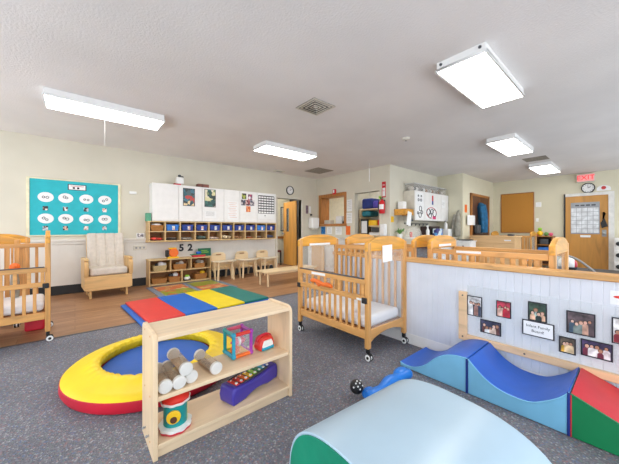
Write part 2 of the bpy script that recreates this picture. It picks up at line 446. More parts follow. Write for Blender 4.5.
# ---- pass-through window in the back wall
w1 = struct(bpy.data.objects.new('window_1', None)); C.objects.link(w1)
MB().b(WA - 0.02, WA + 0.32, 5.14, 5.22, 1.20, 2.14).b(WA - 0.02, WA + 0.32, 6.14, 6.26, 1.20, 2.14).b(WA - 0.02, WA + 0.32, 5.22, 6.14, 2.05, 2.14).build('frame', 'oaktrim', w1, bev=0.006)
MB().b(WA - 0.06, WA + 0.35, 5.13, 6.28, 1.20, 1.27).build('sill', 'oaktrim', w1, bev=0.008)
# rooms behind the back wall
struct(MB().b(7.9, 8.0, 5.0, 8.4, 0, CEIL).build('wall_office', 'hall', smooth=False))
struct(MB().b(5.8, 7.9, 4.98, 5.05, 0, CEIL).b(5.8, 7.9, 8.4, 8.5, 0, CEIL).build('wall_divider', 'offwhite', smooth=False))
struct(MB().b(5.80, 8.0, 5.05, 8.5, CEIL, CEIL + 0.1).build('ceiling_office', 'ceiling', smooth=False))
ol = thing('office_fill_light', 'unseen fill light added in the room behind the pass-through window', 'light', (6.8, 6.0, CEIL))  # unseen lamp put in to brighten the back office
MB().b(-0.6, 0.6, -0.3, 0.3, -0.05, 0).build('housing', 'white', ol); MB().b(-0.58, 0.58, -0.28, 0.28, -0.06, -0.05).build('diffuser', 'diff', ol)
tag(MB().b(5.84, 6.02, 5.45, 5.72, 1.27, 1.50).build('white_box', 'whitep', bev=0.03), 'white rounded box on the sill of the wood-framed pass-through window', 'box')
tag(MB().b(5.75, 5.90, 5.84, 6.10, 1.27, 1.38).build('paper_stack', 'offwhite', bev=0.004), 'pale paper stack at the left end of the pass-through sill', 'papers')
tag(MB().b(5.80, 5.95, 5.25, 5.42, 1.27, 1.34).b(5.85, 5.92, 5.30, 5.36, 1.34, 1.42).build('desk_tool', 'black', bev=0.01), 'small black desk tool on the right of the pass-through sill', 'office tool')
dr = thing('hanging_curtain', 'pinkish curtain strip seen through the pass-through window', 'curtain', (6.7, 5.08, 0))
pts = [(0.02 * i, 0.03 + 0.018 * math.sin(i * 1.3)) for i in range(36)]
MB().prism(pts + [(p[0], p[1] + 0.012) for p in pts[::-1]], 'z', 0.5, 2.3).build('cloth', plain('pinkish_cloth', (206, 184, 164), 0.9), dr)

# ---- closet in the back wall
struct(MB().b(6.45, 6.5, 3.90, 5.0, 0, CEIL).build('wall_closet_back', 'offwhite', smooth=False))
struct(MB().b(5.80, 6.5, 3.89, 3.93, 0, CEIL).build('wall_closet_side', 'offwhite', smooth=False))
struct(MB().b(5.80, 6.5, 3.89, 5.0, 2.5, 2.55).build('ceiling_closet', 'offwhite', smooth=False))
cl_ = thing('closet_fill_light', 'small unseen fill light added inside the open closet', 'light', (5.98, 4.45, 2.5)); MB().b(-0.1, 0.1, -0.2, 0.2, -0.04, 0).build('housing', 'white', cl_); MB().b(-0.09, 0.09, -0.19, 0.19, -0.05, -0.04).build('diffuser', 'diff', cl_)  # no lamp known here; added out of view to lift the closet interior
struct(MB().b(WA - 0.015, WA + 0.13, 4.00, 4.06, 0, 2.12).b(WA - 0.015, WA + 0.13, 4.84, 4.90, 0, 2.12).b(WA - 0.015, WA + 0.13, 4.06, 4.84, 2.06, 2.12).build('trim_6', 'wall', bev=0.005))
cs = thing('closet_shelf_unit', 'pale wooden shelf unit standing inside the open closet', 'shelf', (5.86, 4.08, 0))
MB().b(0, 0.45, 0, 0.03, 0, 1.65).build('side_panel', 'pale', cs); MB().b(0, 0.45, 0.72, 0.75, 0, 1.65).build('side_panel', 'pale', cs)
for z in (0.10, 0.55, 0.93, 1.18, 1.62): MB().b(0, 0.45, 0.03, 0.72, z, z + 0.03).build('shelf', 'palex', cs)
def roll(c, r, l, mat, name, label, cat='cot mat'):
    o = MB().cyl((c[0], c[1] - l / 2, c[2]), (c[0], c[1] + l / 2, c[2]), r).build(name, mat, bev=0.01); return tag(o, label, cat)
def slab(name, label, x0, x1, y0, y1, z0, z1, mat, cat, bev=0.01, group=None):
    o = thing(name, label, cat, ((x0 + x1) / 2, (y0 + y1) / 2, z0), 0, group)
    me = MB().b(-(x1 - x0) / 2, (x1 - x0) / 2, -(y1 - y0) / 2, (y1 - y0) / 2, 0, z1 - z0)
    r = me.build(name, mat, None, bev=bev)
    r.location = o.location; tag(r, label, cat, group); bpy.data.objects.remove(o); return r
slab('folded_mat', 'folded navy blue mat on the top closet shelf', 5.90, 6.28, 4.45, 4.80, 1.65, 1.93, plain('navy_cloth', (36, 52, 120), 0.7, 0.15), 'folded mat', 0.05)
slab('folded_mat', 'folded violet mat in the middle of the top closet shelf', 5.90, 6.28, 4.24, 4.44, 1.65, 1.85, plain('violet_cloth', (88, 74, 176), 0.7, 0.15), 'folded mat', 0.05)
slab('folded_mat', 'folded dark green mat at the right of the top closet shelf', 5.90, 6.28, 4.09, 4.23, 1.65, 2.00, plain('green_cloth', (26, 110, 70), 0.7, 0.15), 'folded mat', 0.05)
slab('folded_mat', 'teal blanket folded below the navy mat in the closet', 5.88, 6.28, 4.50, 4.79, 1.45, 1.60, plain('teal_cloth', (34, 110, 124), 0.7, 0.15), 'blanket', 0.05)
slab('toy_bin', 'yellow plastic bin on the middle closet shelf', 5.87, 6.2, 4.28, 4.56, 1.21, 1.35, 'yellowp', 'bin', 0.02)
slab('toy_bin', 'small red bin beside the yellow bin in the closet', 5.87, 6.2, 4.13, 4.26, 1.21, 1.36, 'redp', 'bin', 0.02)
slab('paper_sheet_pile', 'white paper pile lying below the yellow closet bin', 5.87, 6.2, 4.15, 4.52, 0.96, 1.03, 'paper', 'papers', 0.005)
slab('radio', 'small dark radio on the lower closet shelf', 5.87, 6.1, 4.16, 4.45, 1.04, 1.15, 'dgrey', 'radio', 0.01)
pp = thing('framed_notice', 'white notice in a black frame standing in the closet', 'notice', (5.86, 4.66, 0.96))
MB().b(-0.015, 0.0, -0.13, 0.13, 0, 0.42).build('frame', 'black', pp); MB().b(-0.02, -0.01, -0.09, 0.09, 0.05, 0.37).build('sheet', 'paper', pp)

# ---- doors in the far corner and right wall
d2 = struct(bpy.data.objects.new('door_2', None)); C.objects.link(d2); d2.location = (-0.12, 0, 0)
MB().b(8.80, 9.47, WD - 0.035, WD - 0.005, 0.02, 2.08).build('leaf', 'doordark', d2, bev=0.004)
MB().b(9.48, 10.15, WD - 0.035, WD - 0.005, 0.02, 2.08).build('leaf', 'doordark', d2, bev=0.004)
MB().b(8.72, 8.80, WD - 0.045, WD, 0, 2.15).b(10.15, 10.23, WD - 0.045, WD, 0, 2.15).b(8.72, 10.23, WD - 0.045, WD, 2.08, 2.15).build('frame', 'oaktrim', d2, bev=0.004)
MB().cyl((9.42, WD - 0.08, 1.0), (9.42, WD - 0.03, 1.0), 0.012).ball((9.42, WD - 0.085, 1.0), 0.028).build('knob', 'grey', d2)
d3 = struct(bpy.data.objects.new('door_3', None)); C.objects.link(d3)
MB().b(WE - 0.03, WE - 0.005, 0.47, 1.30, 0.02, 2.02).build('leaf', 'doorwood', d3, bev=0.003)
MB().b(WE - 0.05, WE, 0.37, 0.47, 0, 2.10).b(WE - 0.05, WE, 0.47, 1.30, 2.02, 2.10).build('frame', 'whitebase', d3, bev=0.004)
MB().b(WE - 0.06, WE, 1.30, 1.335, 0, 2.10).build('jamb', 'black', d3, bev=0.004)
MB().cyl((WE - 0.09, 0.55, 1.0), (WE - 0.03, 0.55, 1.0), 0.012).ball((WE - 0.09, 0.55, 1.0), 0.03).b(WE - 0.036, WE - 0.03, 0.51, 0.59, 0.92, 1.10).build('knob', 'grey', d3)

# ------------------------------------------------------------------ half wall
struct(MB().b(2.50, 2.585, -2.0, 2.44, 0, 0.80).build('wall_half', 'bead', smooth=False))
struct(grooved('trim_7', 'u', 2.50, -2.0, 2.44, 0.10, 0.80, 0.012, 0.0508, 'bead', 0.003))
struct(MB().b(2.486, 2.50, -2.0, 2.44, 0, 0.105).build('baseboard_half', 'white', bev=0.006))
struct(MB().b(2.465, 2.615, -2.0, 2.47, 0.80, 0.838).build('trim_8', 'cap', bev=0.008))

# family board on the half wall
fb = thing('display_board_frame', 'pine display frame with a clear sheet mounted low on the half wall', 'display frame', (2.488, 0, 0))
MB().b(-0.03, 0.0, 0.905, 0.968, 0.20, 0.60).build('side_rail', 'framewood', fb, bev=0.005)
MB().b(-0.03, 0.0, -1.2, 0.905, 0.20, 0.25).build('bottom_rail', 'framewood', fb, bev=0.005)
MB().b(-0.012, -0.009, -1.2, 0.905, 0.25, 0.655).build('clear_sheet', 'clear', fb, smooth=False)
for y, z in ((0.935, 0.57), (0.935, 0.23), (0.52, 0.225), (-0.1, 0.225)):
    MB().cyl((-0.033, y, z), (-0.028, y, z), 0.006).build('screw', 'dgrey', fb)

PAL = {
 'a': [(70, 60, 66), (222, 190, 180), (120, 60, 80), (240, 236, 236), (150, 110, 100), (60, 70, 90)],
 'b': [(50, 46, 60), (220, 176, 160), (180, 40, 60), (120, 90, 84), (230, 220, 214), (200, 60, 80)],
 'c': [(60, 50, 56), (226, 190, 170), (160, 120, 104), (240, 230, 224), (60, 60, 80), (110, 70, 64)],
 'd': [(50, 70, 56), (92, 116, 92), (60, 110, 180), (214, 170, 140), (40, 50, 52), (150, 170, 160)],
 'e': [(54, 64, 66), (112, 124, 120), (190, 150, 130), (84, 70, 74), (206, 196, 176), (70, 90, 110)],
 'f': [(40, 50, 80), (206, 160, 60), (70, 110, 80), (180, 60, 60), (90, 80, 70), (220, 190, 150)],
 'g': [(230, 214, 216), (60, 50, 80), (120, 50, 70), (240, 234, 236), (150, 140, 160), (80, 90, 130)],
 'h': [(140, 40, 52), (230, 210, 204), (60, 40, 44), (180, 70, 70), (220, 180, 160), (90, 40, 50)]}
def photo(y0, y1, z0, z1, pal, label, seed, scale=42, tilt=0.0):
    cy_, cz_ = (y0 + y1) / 2, (z0 + z1) / 2; w, h = abs(y1 - y0), z1 - z0
    o = MB().b(-0.002, 0.001, -w / 2, w / 2, -h / 2, h / 2).build('photograph', 'ink', smooth=False)
    o.location = (2.4735, cy_, cz_); o.rotation_euler = (tilt, 0, 0)
    tag(o, label, 'photo', 'family photos on the half wall')
    rr = random.Random(int(seed * 10)); pal_ = PAL[pal]
    bgm = plain('photo_backdrop', pal_[rr.choice((0, 1, 3, 4, 5))], 0.3, 0.4, 26)
    MB().b(-0.0028, -0.002, -w / 2 + 0.007, w / 2 - 0.007, -h / 2 + 0.007, h / 2 - 0.007).build('picture', bgm, o, smooth=False)
    n = max(2, int(round(w / 0.026)))
    for q in range(n):
        yc = -w / 2 + 0.016 + (w - 0.032) * (q + 0.5) / n + rr.uniform(-.004, .004); hd_ = 0.010 + rr.uniform(-.0015, .002); zc = rr.uniform(-0.012, 0.018) * h / 0.1
        bw = 0.014 + rr.uniform(0, .005); zb = -h / 2 + 0.008; x0 = -0.0032 - 0.0003 * (q % 2)
        body = [(yc - bw, zb), (yc + bw, zb), (yc + bw * 0.95, zc - hd_ * 1.7), (yc + bw * 0.55, zc - hd_ * 0.9), (yc - bw * 0.55, zc - hd_ * 0.9), (yc - bw * 0.95, zc - hd_ * 1.7)]
        lim = w / 2 - 0.0075; body = [(max(-lim, min(lim, a)), b_) for a, b_ in body]
        bo_ = MB().prism(body, 'x', x0, -0.0027).build('figure', plain('photo_clothes', rr.choice(pal_), 0.35, 0.2, 30), o, smooth=False)
        f_ = MB().prism([(yc + hd_ * 1.12 * math.cos(2 * PI * t / 14), zc + hd_ * 0.25 + hd_ * 1.15 * math.sin(2 * PI * t / 14)) for t in range(14)], 'x', x0 - 0.0001, -0.0027).build('hair', plain('photo_hair', rr.choice(((50, 38, 34), (120, 84, 56), (30, 28, 30))), 0.5), bo_, smooth=False)
        MB().prism([(yc + hd_ * 0.8 * math.cos(2 * PI * t / 14), zc + hd_ * 0.95 * math.sin(2 * PI * t / 14)) for t in range(14)], 'x', x0 - 0.0003, -0.0027).build('face', plain('photo_skin', rr.choice(((226, 186, 164), (214, 168, 146), (176, 126, 100))), 0.5), bo_, smooth=False)
    return o
photo(0.795, 0.905, 0.414, 0.575, 'a', 'upright photo of a group of people, top left on the half wall board', 1.3)
photo(0.603, 0.698, 0.450, 0.574, 'b', 'upright photo with red clothing, second along the top of the half wall board', 2.9)
photo(0.666, 0.808, 0.300, 0.404, 'c', 'wide photo hanging just above the blue wave block on the half wall', 4.1)
photo(0.398, 0.503, 0.472, 0.605, 'd', 'outdoor photo with blue and green directly above the white sign', 5.7)
photo(0.166, 0.300, 0.440, 0.586, 'e', 'large dark landscape photo of people outdoors right of the white sign', 7.7)
photo(0.254, 0.336, 0.300, 0.407, 'f', 'small colourful square photo to the lower right of the white sign', 9.2, 60)
photo(0.092, 0.232, 0.315, 0.421, 'g', 'wide pale photo of people with dark border above the red wedge', 11.4)
photo(-0.040, 0.098, 0.434, 0.590, 'h', 'maroon and white photo cut by the right edge of the view', 12.8)
sg = MB().b(-0.002, 0.001, -0.0885, 0.0885, -0.054, 0.054).build('name_sign', 'ink', smooth=False)
sg.location = (2.4715, 0.447, 0.417); tag(sg, 'white sign with black border and lettering in the middle of the half wall board', 'sign')
MB().b(-0.0028, -0.002, -0.081, 0.081, -0.047, 0.047).build('card', 'paper', sg, smooth=False)
text('Infant Family', 'lettering', 'ink', sg, (-0.003, 0, 0.016), RU, 0.026); text('Board!', 'lettering', 'ink', sg, (-0.003, 0, -0.017), RU, 0.026)
cd = MB().b(-0.001, 0.001, -0.05, 0.05, -0.042, 0.042).build('paper_card', 'paper', smooth=False)
cd.location = (2.486, 0.055, 0.705); tag(cd, 'white paper card with orange and blue shapes at the top right of the half wall', 'card')
MB().ball((-0.0015, 0.006, 0.006), 0.03, (0.02, 1, 0.3)).build('orange_shape', 'redp', cd)
MB().ball((-0.0015, -0.018, 0.022), 0.02, (0.02, 1, 0.3)).build('blue_shape', 'blue', cd)

# ------------------------------------------------------------------ cribs
def arch_poly(W, zb, ze, zt, n=18, r=0.03):
    pts = [(0, zb), (W, zb), (W, ze - r)]
    for i in range(n + 1):
        t = i / n; x = W - t * W
        k = abs(2 * t - 1)
        pts.append((x, ze + (zt - ze) * (1 - k ** 2.6)))
    pts.append((0, ze - r))
    return pts
def crib(label, loc, rz=0, ends=('slats', 'clear'), gate=True, W=0.585, L=0.955, lift=0.0, sheet=True, group='wooden cribs'):
    t = thing('crib', label, 'crib', (loc[0], loc[1], 0), rz, group)
    p = 0.042
    for x in (0, W - p):
        for y in (0, L - p):
            MB().b(x, x + p, y, y + p, 0.10, 1.0 + lift).build('post', 'honey', t, bev=0.006)
            cx, cy2 = x + p / 2, y + p / 2
            c = MB().b(x + 0.007, x + p - 0.007, y + 0.007, y + p - 0.007, 0.058, 0.125).b(x + 0.012, x + p - 0.012, y - 0.016, y + p - 0.012, 0.045, 0.062).build('caster', 'black', t, bev=0.004)
            MB().cyl((cx - 0.021, cy2 - 0.014, 0.030), (cx - 0.006, cy2 - 0.014, 0.030), 0.030).cyl((cx + 0.006, cy2 - 0.014, 0.030), (cx + 0.021, cy2 - 0.014, 0.030), 0.030).build('wheel', 'black', c, bev=0.003)
            MB().lathe([(0.019, -0.023), (0.027, -0.023), (0.027, 0.023), (0.019, 0.023)], seg=24).build('wheel_rim', 'whitep', c, loc=(cx, cy2 - 0.014, 0.030)).rotation_euler = (0, PI / 2, 0)
            MB().cyl((cx - 0.027, cy2 - 0.014, 0.030), (cx + 0.027, cy2 - 0.014, 0.030), 0.012).build('hub', 'black', c)
    for y, kind in ((0, ends[0]), (L - p, ends[1])):
        MB().prism([(a - 0.006, b_) for a, b_ in arch_poly(W + 0.012, 0.928 + lift, 0.995 + lift, 1.055 + lift)], 'y', y + 0.003, y + p - 0.003).build('end_arch', 'arch', t, bev=0.006)
        bot = [(p, 0.145), (p, 0.255), (W - p, 0.255), (W - p, 0.145)] + [(W - p - (W - 2 * p) * i / 12, 0.145 + 0.06 * math.sin(PI * i / 12) ** 0.7) for i in range(1, 12)]
        MB().prism(bot, 'y', y + 0.008, y + p - 0.008).build('end_rail', 'honeyx', t, bev=0.004)
        if kind == 'slats':
            m = MB(); n = 7
            for i in range(n):
                x = p + (W - 2 * p) * (i + 1) / (n + 1); m.b(x - 0.011, x + 0.011, y + 0.012, y + p - 0.012, 0.255, 0.955 + lift)
            m.build('end_slats', 'honey', t, bev=0.003)
        else:
            MB().b(p, W - p, y + p / 2 - 0.002, y + p / 2 + 0.002, 0.255, 0.955).build('clear_panel', 'clear', t, smooth=False)
    # back side
    MB().b(W - 0.034, W - 0.008, p, L - p, 0.885 + lift * 0.6, 0.93 + lift * 0.6).build('back_rail', 'honeyy', t, bev=0.005)
    MB().b(W - 0.034, W - 0.008, p, L - p, 0.175, 0.245).build('back_rail', 'honeyy', t, bev=0.005)
    m = MB(); n = 11
    for i in range(n):
        y = p + (L - 2 * p) * (i + 1) / (n + 1); m.b(W - 0.028, W - 0.014, y - 0.013, y + 0.013, 0.245, 0.885 + lift * 0.6)
    m.build('back_slats', 'honey', t, bev=0.003)
    # front side
    MB().b(0.008, 0.036, p, L - p, 0.175 + lift, 0.245 + lift).build('front_rail', 'honeyy', t, bev=0.005)
    if gate:
        m = MB()
        for i in range(n):
            y = p + (L - 2 * p) * (i + 1) / (n + 1); m.b(0.014, 0.028, y - 0.013, y + 0.013, 0.245 + lift, 0.53 + lift)
        m.build('front_slats', 'honey', t, bev=0.003)
        gm = MB().b(-0.008, 0.02, 0.03, L - 0.03, 0.645 + lift, 0.69 + lift).b(-0.008, 0.02, 0.03, L - 0.03, 0.50 + lift, 0.545 + lift)
        k = 10
        for i in range(k):
            y = 0.06 + (L - 0.12) * i / (k - 1); gm.b(-0.003, 0.014, y - 0.014, y + 0.014, 0.54 + lift, 0.65 + lift)
        g = gm.build('gate', 'honeyy', t, bev=0.004)
        MB().b(-0.011, 0.023, 0.045, L - 0.045, 0.688 + lift, 0.697 + lift).build('teething_rail', 'dgrey', g, bev=0.003)
        for y in (0.012, L - 0.06): MB().b(-0.02, 0.0, y, y + 0.048, 0.485 + lift, 0.535 + lift).build('latch', 'black', g, bev=0.006)
    else:
        MB().b(0.008, 0.036, p, L - p, 0.885, 0.93).build('front_rail', 'honeyy', t, bev=0.005)
        m = MB()
        for i in range(n):
            y = p + (L - 2 * p) * (i + 1) / (n + 1); m.b(0.014, 0.028, y - 0.016, y + 0.016, 0.245, 0.885)
        m.build('front_slats', 'honey', t, bev=0.003)
    ms = MB().b(0.045, W - 0.045, 0.05, L - 0.05, 0.25 + lift, 0.352 + lift).build('mattress', 'sheet', t, bev=0.035)
    MB().b(0.04, W - 0.04, 0.05, L - 0.05, 0.225 + lift, 0.25 + lift).build('mattress_board', 'backing', t, bev=0.003)
    return t
c_main = crib('honey wood crib with lowered gate and white mattress in front of the half wall', (1.885, 1.46), 0, ('clear', 'clear'), W=0.605, L=0.97)
gate = [o for o in c_main.children if o.name.startswith('gate')][0]
MB().b(-0.012, -0.008, 0.52, 0.72, 0.655, 0.68).build('white_label', 'paper', gate, smooth=False)
MB().b(-0.012, -0.008, 0.06, 0.12, 0.505, 0.522).build('white_label', 'paper', gate, smooth=False)
tg = thing('orange_strap', 'orange strap tied across the gate slats of the front crib', 'strap', (1.87, 1.46, 0.575))
MB().tube([(0, 0.42 + 0.03 * i, 0.006 * math.sin(i * 1.1) - 0.008 + 0.003 * i) for i in range(11)], [0.014, 0.02, 0.024, 0.02, 0.019, 0.022, 0.021, 0.018, 0.02, 0.022, 0.016], 8).build('strap', 'orange', tg)
MB().tube([(0.0, 0.55, 0.0), (-0.006, 0.60, -0.02), (-0.004, 0.66, 0.022)], [0.01, 0.013, 0.008], 8).build('loop', 'orange', tg)
crib('honey wood crib behind the half wall with a white strip on its long rail', (2.64, 0.375), 0, ('clear', 'clear'), False)
crib('honey wood crib hidden behind the front crib and the half wall', (2.64, 1.46), 0, ('clear', 'clear'), False)
crib('honey wood crib on white and black casters cut by the left edge', (-0.185, 3.78), math.radians(92.8), ('slats', 'slats'), lift=0.05)
crib('honey wood crib behind the left-edge crib with its slatted end facing the carpet', (-1.07, 4.56), 0, ('slats', 'slats'), False)
crib('small distant crib below the cork board behind the tan cabinet', (9.35, 1.82), 0, ('clear', 'clear'), False)
pc = MB().b(-0.074, 0.074, -0.001, 0.001, -0.075, 0.075).build('paper_note', 'paper', smooth=False); pc.location = (2.155, 1.455, 0.90)
pc.rotation_euler = (0, math.radians(-2), 0); tag(pc, 'white paper note taped to the near end of the front crib', 'paper')
pc = MB().b(-0.16, 0.16, -0.001, 0.001, -0.012, 0.012).build('paper_strip', 'paper', smooth=False); pc.location = (2.18, 2.383, 0.945)
tag(pc, 'white name strip under the far arch of the front crib', 'paper')
pc = MB().b(-0.14, 0.14, -0.001, 0.001, -0.012, 0.012).build('paper_strip', 'paper', smooth=False); pc.location = (2.93, 1.283, 0.955)
tag(pc, 'white name strip under the arch of the crib behind the half wall', 'paper')
pc = MB().b(-0.001, 0.001, -0.10, 0.10, -0.010, 0.010).build('paper_strip', 'paper', smooth=False); pc.location = (2.646, 0.96, 0.915)
tag(pc, 'white strip on the long rail of the crib behind the half wall', 'paper')
pc = MB().b(-0.16, 0.16, -0.001, 0.001, -0.025, 0.025).build('paper_strip', 'paper', smooth=False); pc.location = (2.93, 2.38, 0.93)
tag(pc, 'white name strip on the crib end just left of the front crib arch', 'paper')
# blue cover on the hidden crib
slab('blue_blanket', 'dark blue blanket hung in the crib behind the front crib', 2.74, 3.10, 1.53, 1.56, 0.62, 0.93, plain('navy_blanket', (52, 62, 96), 0.9, 0.1), 'blanket', 0.01)
o = MB().ball((0, 0, 0), 0.045).ball((0, 0, 0.05), 0.03).ball((0.05, 0, 0), 0.025).build('rattle', 'orange'); o.location = (-0.62, 4.03, 0.447); tag(o, 'orange rattle on the mattress of the left-edge crib', 'toy')
o = thing('soft_doll', 'small grey and orange doll behind the slats of the left-edge crib', 'toy', (-0.48, 4.20, 0.402))
MB().lathe([(0.0, 0), (0.035, 0.01), (0.04, 0.12), (0.025, 0.27), (0, 0.28)], seg=16).build('body', 'greycoat', o); MB().ball((0, 0, 0.32), 0.042).build('head', 'orange', o)
slab('red_block', 'red foam block lying on the floor under the left-edge crib', -0.42, -0.26, 4.28, 4.44, 0.0, 0.17, 'pitred', 'foam block', 0.02)

# ------------------------------------------------------------------ foam climbers
def foam(name, label, prof, y_hi, u0, u1, body, top, seam=True, rim=0.012, group='soft climbers along the half wall'):
    """prof: (distance along -v, height) pairs of the top curve"""
    t = thing(name, label, 'foam block', (u0, y_hi, 0), 0, group)
    D = u1 - u0
    poly = [(-prof[0][0], 0.004)] + [(-a, max(z - 0.003, 0.006)) for a, z in prof] + [(-prof[-1][0], 0.004)]
    MB().prism(poly, 'x', 0, D).build('body', body, t, bev=0.004)
    out = []
    for k, (a, z) in enumerate(prof):
        a0, z0 = prof[max(k - 1, 0)]; a1, z1 = prof[min(k + 1, len(prof) - 1)]
        d = Vector((a1 - a0, z1 - z0)).normalized(); out.append((-(a - d.y * 0.006), z + d.x * 0.006))
    strip = [(-a, max(z - 0.012, 0.002)) for a, z in prof] + out[::-1]
    MB().prism(strip, 'x', 0.001, D + 0.004).build('top_cover', top, t, bev=0.003)
    MB().tube([(0.0, -a, max(z, 0.008)) for a, z in prof], 0.0045, 8).build('piping', 'sky' if body == 'sky' else body, t)
    if seam:
        a = prof[-1][0]
        MB().b(-0.005, 0.012, -a - 0.003, -a + 0.010, 0.004, prof[-1][1]).build('seam', seam, t, bev=0.002)
    return t
def interp(pts, n=26):
    r = []
    for i in range(n + 1):
        x = pts[0][0] + (pts[-1][0] - pts[0][0]) * i / n
        k = 0
        while k < len(pts) - 2 and x > pts[k + 1][0]: k += 1
        p0, p1, p2, p3 = pts[max(k - 1, 0)], pts[k], pts[k + 1], pts[min(k + 2, len(pts) - 1)]
        h = p2[0] - p1[0]; s = (x - p1[0]) / h
        m1 = (p2[1] - p0[1]) / max(p2[0] - p0[0], 1e-6) * h; m2 = (p3[1] - p1[1]) / max(p3[0] - p1[0], 1e-6) * h
        r.append((x, (2 * s**3 - 3 * s * s + 1) * p1[1] + (s**3 - 2 * s * s + s) * m1 + (-2 * s**3 + 3 * s * s) * p2[1] + (s**3 - s * s) * m2))
    return r
UF, UB = 2.035, 2.455
foam('foam_wave', 'blue foam wave block with light blue side rising to the right along the half wall',
     interp([(0, 0.035), (0.04, 0.024), (0.125, 0.034), (0.212, 0.083), (0.281, 0.153), (0.347, 0.203), (0.43, 0.232), (0.508, 0.238)]), 1.252, UF, UB, 'sky', 'wave', 'seam')
foam('foam_valley', 'blue foam block with a dipped middle between the wave block and the red wedge',
     interp([(0, 0.236), (0.09, 0.153), (0.172, 0.112), (0.262, 0.098), (0.345, 0.108), (0.423, 0.155), (0.472, 0.196), (0.506, 0.238)]), 0.740, UF, UB, 'sky', 'wave', 'seam')
wd = foam('foam_wedge', 'red topped foam wedge with green side sloping down beside the dipped blue block',
     interp([(0, 0.234), (0.174, 0.164), (0.35, 0.094), (0.56, 0.012)], 12), 0.230, UF, UB, 'green', 'red', None)
MB().b(-0.005, 0.006, -0.005, 0.001, 0.004, 0.228).build('seam', 'red', wd, bev=0.002)

# big pale blue hill in front
hl = thing('foam_hill', 'large pale blue foam hill with green end nearest the camera on the carpet', 'foam block', (0.715, 0.60, 0), math.radians(-4))
LH, HW, HH, ex = 0.685, 0.425, 0.325, 2.7
arcp = []
for i in range(41):
    a = PI * i / 40; cx, sx = math.cos(a), math.sin(a)
    arcp.append((HW * math.copysign(abs(cx) ** (2 / ex), cx), max(HH * abs(sx) ** (2 / ex), 0.004)))
MB().prism([(x * 0.968, 0.004 + z * 0.955) for x, z in arcp], 'x', -0.003, LH + 0.003).build('end_panels', 'archgreen', hl)
inner = [(x * 0.972, z * 0.965) for x, z in arcp]
MB().shell(arcp, inner, 0, LH).build('top_cover', 'skyarch', hl, bev=0.004)

# blue crawl toy with black spotted ball, partly behind the hill
bt = thing('crawl_toy', 'bright blue vinyl crawl toy with black white-spotted head behind the pale hill', 'toy', (1.395, 1.165, 0))
vin = plain('bright_blue_vinyl', (34, 122, 216), 0.3, 0.04, 8, 0.2, 14)
pts = [(0.02 + 0.046 * i, -0.05 - 0.012 * math.sin(i * 0.8), 0.042) for i in range(12)]
MB().tube(pts, [0.024 + 0.020 * abs(math.sin(i * 0.62 + 0.9)) for i in range(12)], 16).build('body', vin, bt, sub=1)
MB().ball((0.46, -0.03, 0.045), 0.048, (1.6, 1, 0.85)).build('tail_fin', vin, bt)
MB().ball((0.09, -0.015, 0.036), 0.036, (1.5, 1, 0.9)).build('collar', vin, bt)
hd = MB().ball((0.03, 0.035, 0.075), 0.045).build('head', 'black', bt)
m = MB()
for a, e in ((-2.2, 0.5), (-1.6, 0.9), (-2.6, 0.9), (-1.9, 0.1), (-2.9, 0.3), (-1.2, 0.4), (-0.4, 0.9), (-2.2, 1.3)):
    d = Vector((math.cos(a) * math.cos(e), math.sin(a) * math.cos(e), math.sin(e)))
    m.ball(Vector((0.03, 0.035, 0.075)) + d * 0.0435, 0.006, u=10, v=6)
m.build('spots', 'whitep', hd)

# ------------------------------------------------------------------ round soft pool
pit = thing('soft_play_pool', 'round yellow and red padded play pool with blue inside on the carpet', 'play pool', (0.525, 2.505, 0))
MB().lathe([(0.56, 0.0), (0.597, 0.010), (0.612, 0.04), (0.608, 0.080), (0.58, 0.095), (0.42, 0.095), (0.42, 0.0)], seg=72).build('base_ring', 'pitred', pit)
def ruff(k, a):
    if 5 <= k <= 9: return 0.004 * math.sin(a * 47 + 2 * math.sin(a * 5)), 0.004 * math.sin(a * 41 + 1.5 * math.sin(a * 7))
    return 0, 0
MB().lathe([(0.604, 0.083), (0.586, 0.097), (0.545, 0.110), (0.50, 0.120), (0.47, 0.134), (0.44, 0.148), (0.412, 0.151), (0.39, 0.141), (0.382, 0.121), (0.395, 0.085), (0.42, 0.05)], seg=192, wob=ruff, cap=False).build('padded_cover', 'yellow', pit)
MB().lathe([(0, 0.055), (0.2, 0.06), (0.385, 0.068), (0.412, 0.04), (0.40, 0.004), (0, 0.004)], seg=64).build('floor_pad', 'blue', pit)

# ------------------------------------------------------------------ folding mat and tiled rug
mat = thing('folding_mat', 'folding tumbling mat of red, blue, yellow and teal panels', 'mat', (0.635, 3.60, 0), math.radians(4))
MB().b(-0.055, 1.70, 0.0, 1.19, 0.004, 0.03).build('underside', 'matblue', mat, bev=0.01)
for i, c in enumerate(('matred', 'matblue', 'matyellow', 'matteal')):
    MB().b(0.42 * i + 0.002, 0.42 * (i + 1) - 0.002, 0.0, 1.19, 0.031, 0.062).build('panel', c, mat, bev=0.01)
rug = thing('tile_rug', 'grey bordered play rug with orange and green squares in front of the low toy shelf', 'rug', (1.06, 4.93, 0), math.radians(2))
MB().b(0, 1.35, 0, 1.08, 0.001, 0.008).build('border', 'rugborder', rug, bev=0.003)
for (x, y, c) in ((0.10, 0.56, 'rugorange'), (0.10, 0.09, 'ruggreen'), (0.72, 0.56, 'ruggreen'), (0.72, 0.09, 'rugorange')):
    MB().b(x, x + 0.52, y, y + 0.44, 0.008, 0.011).build('square', c, rug)

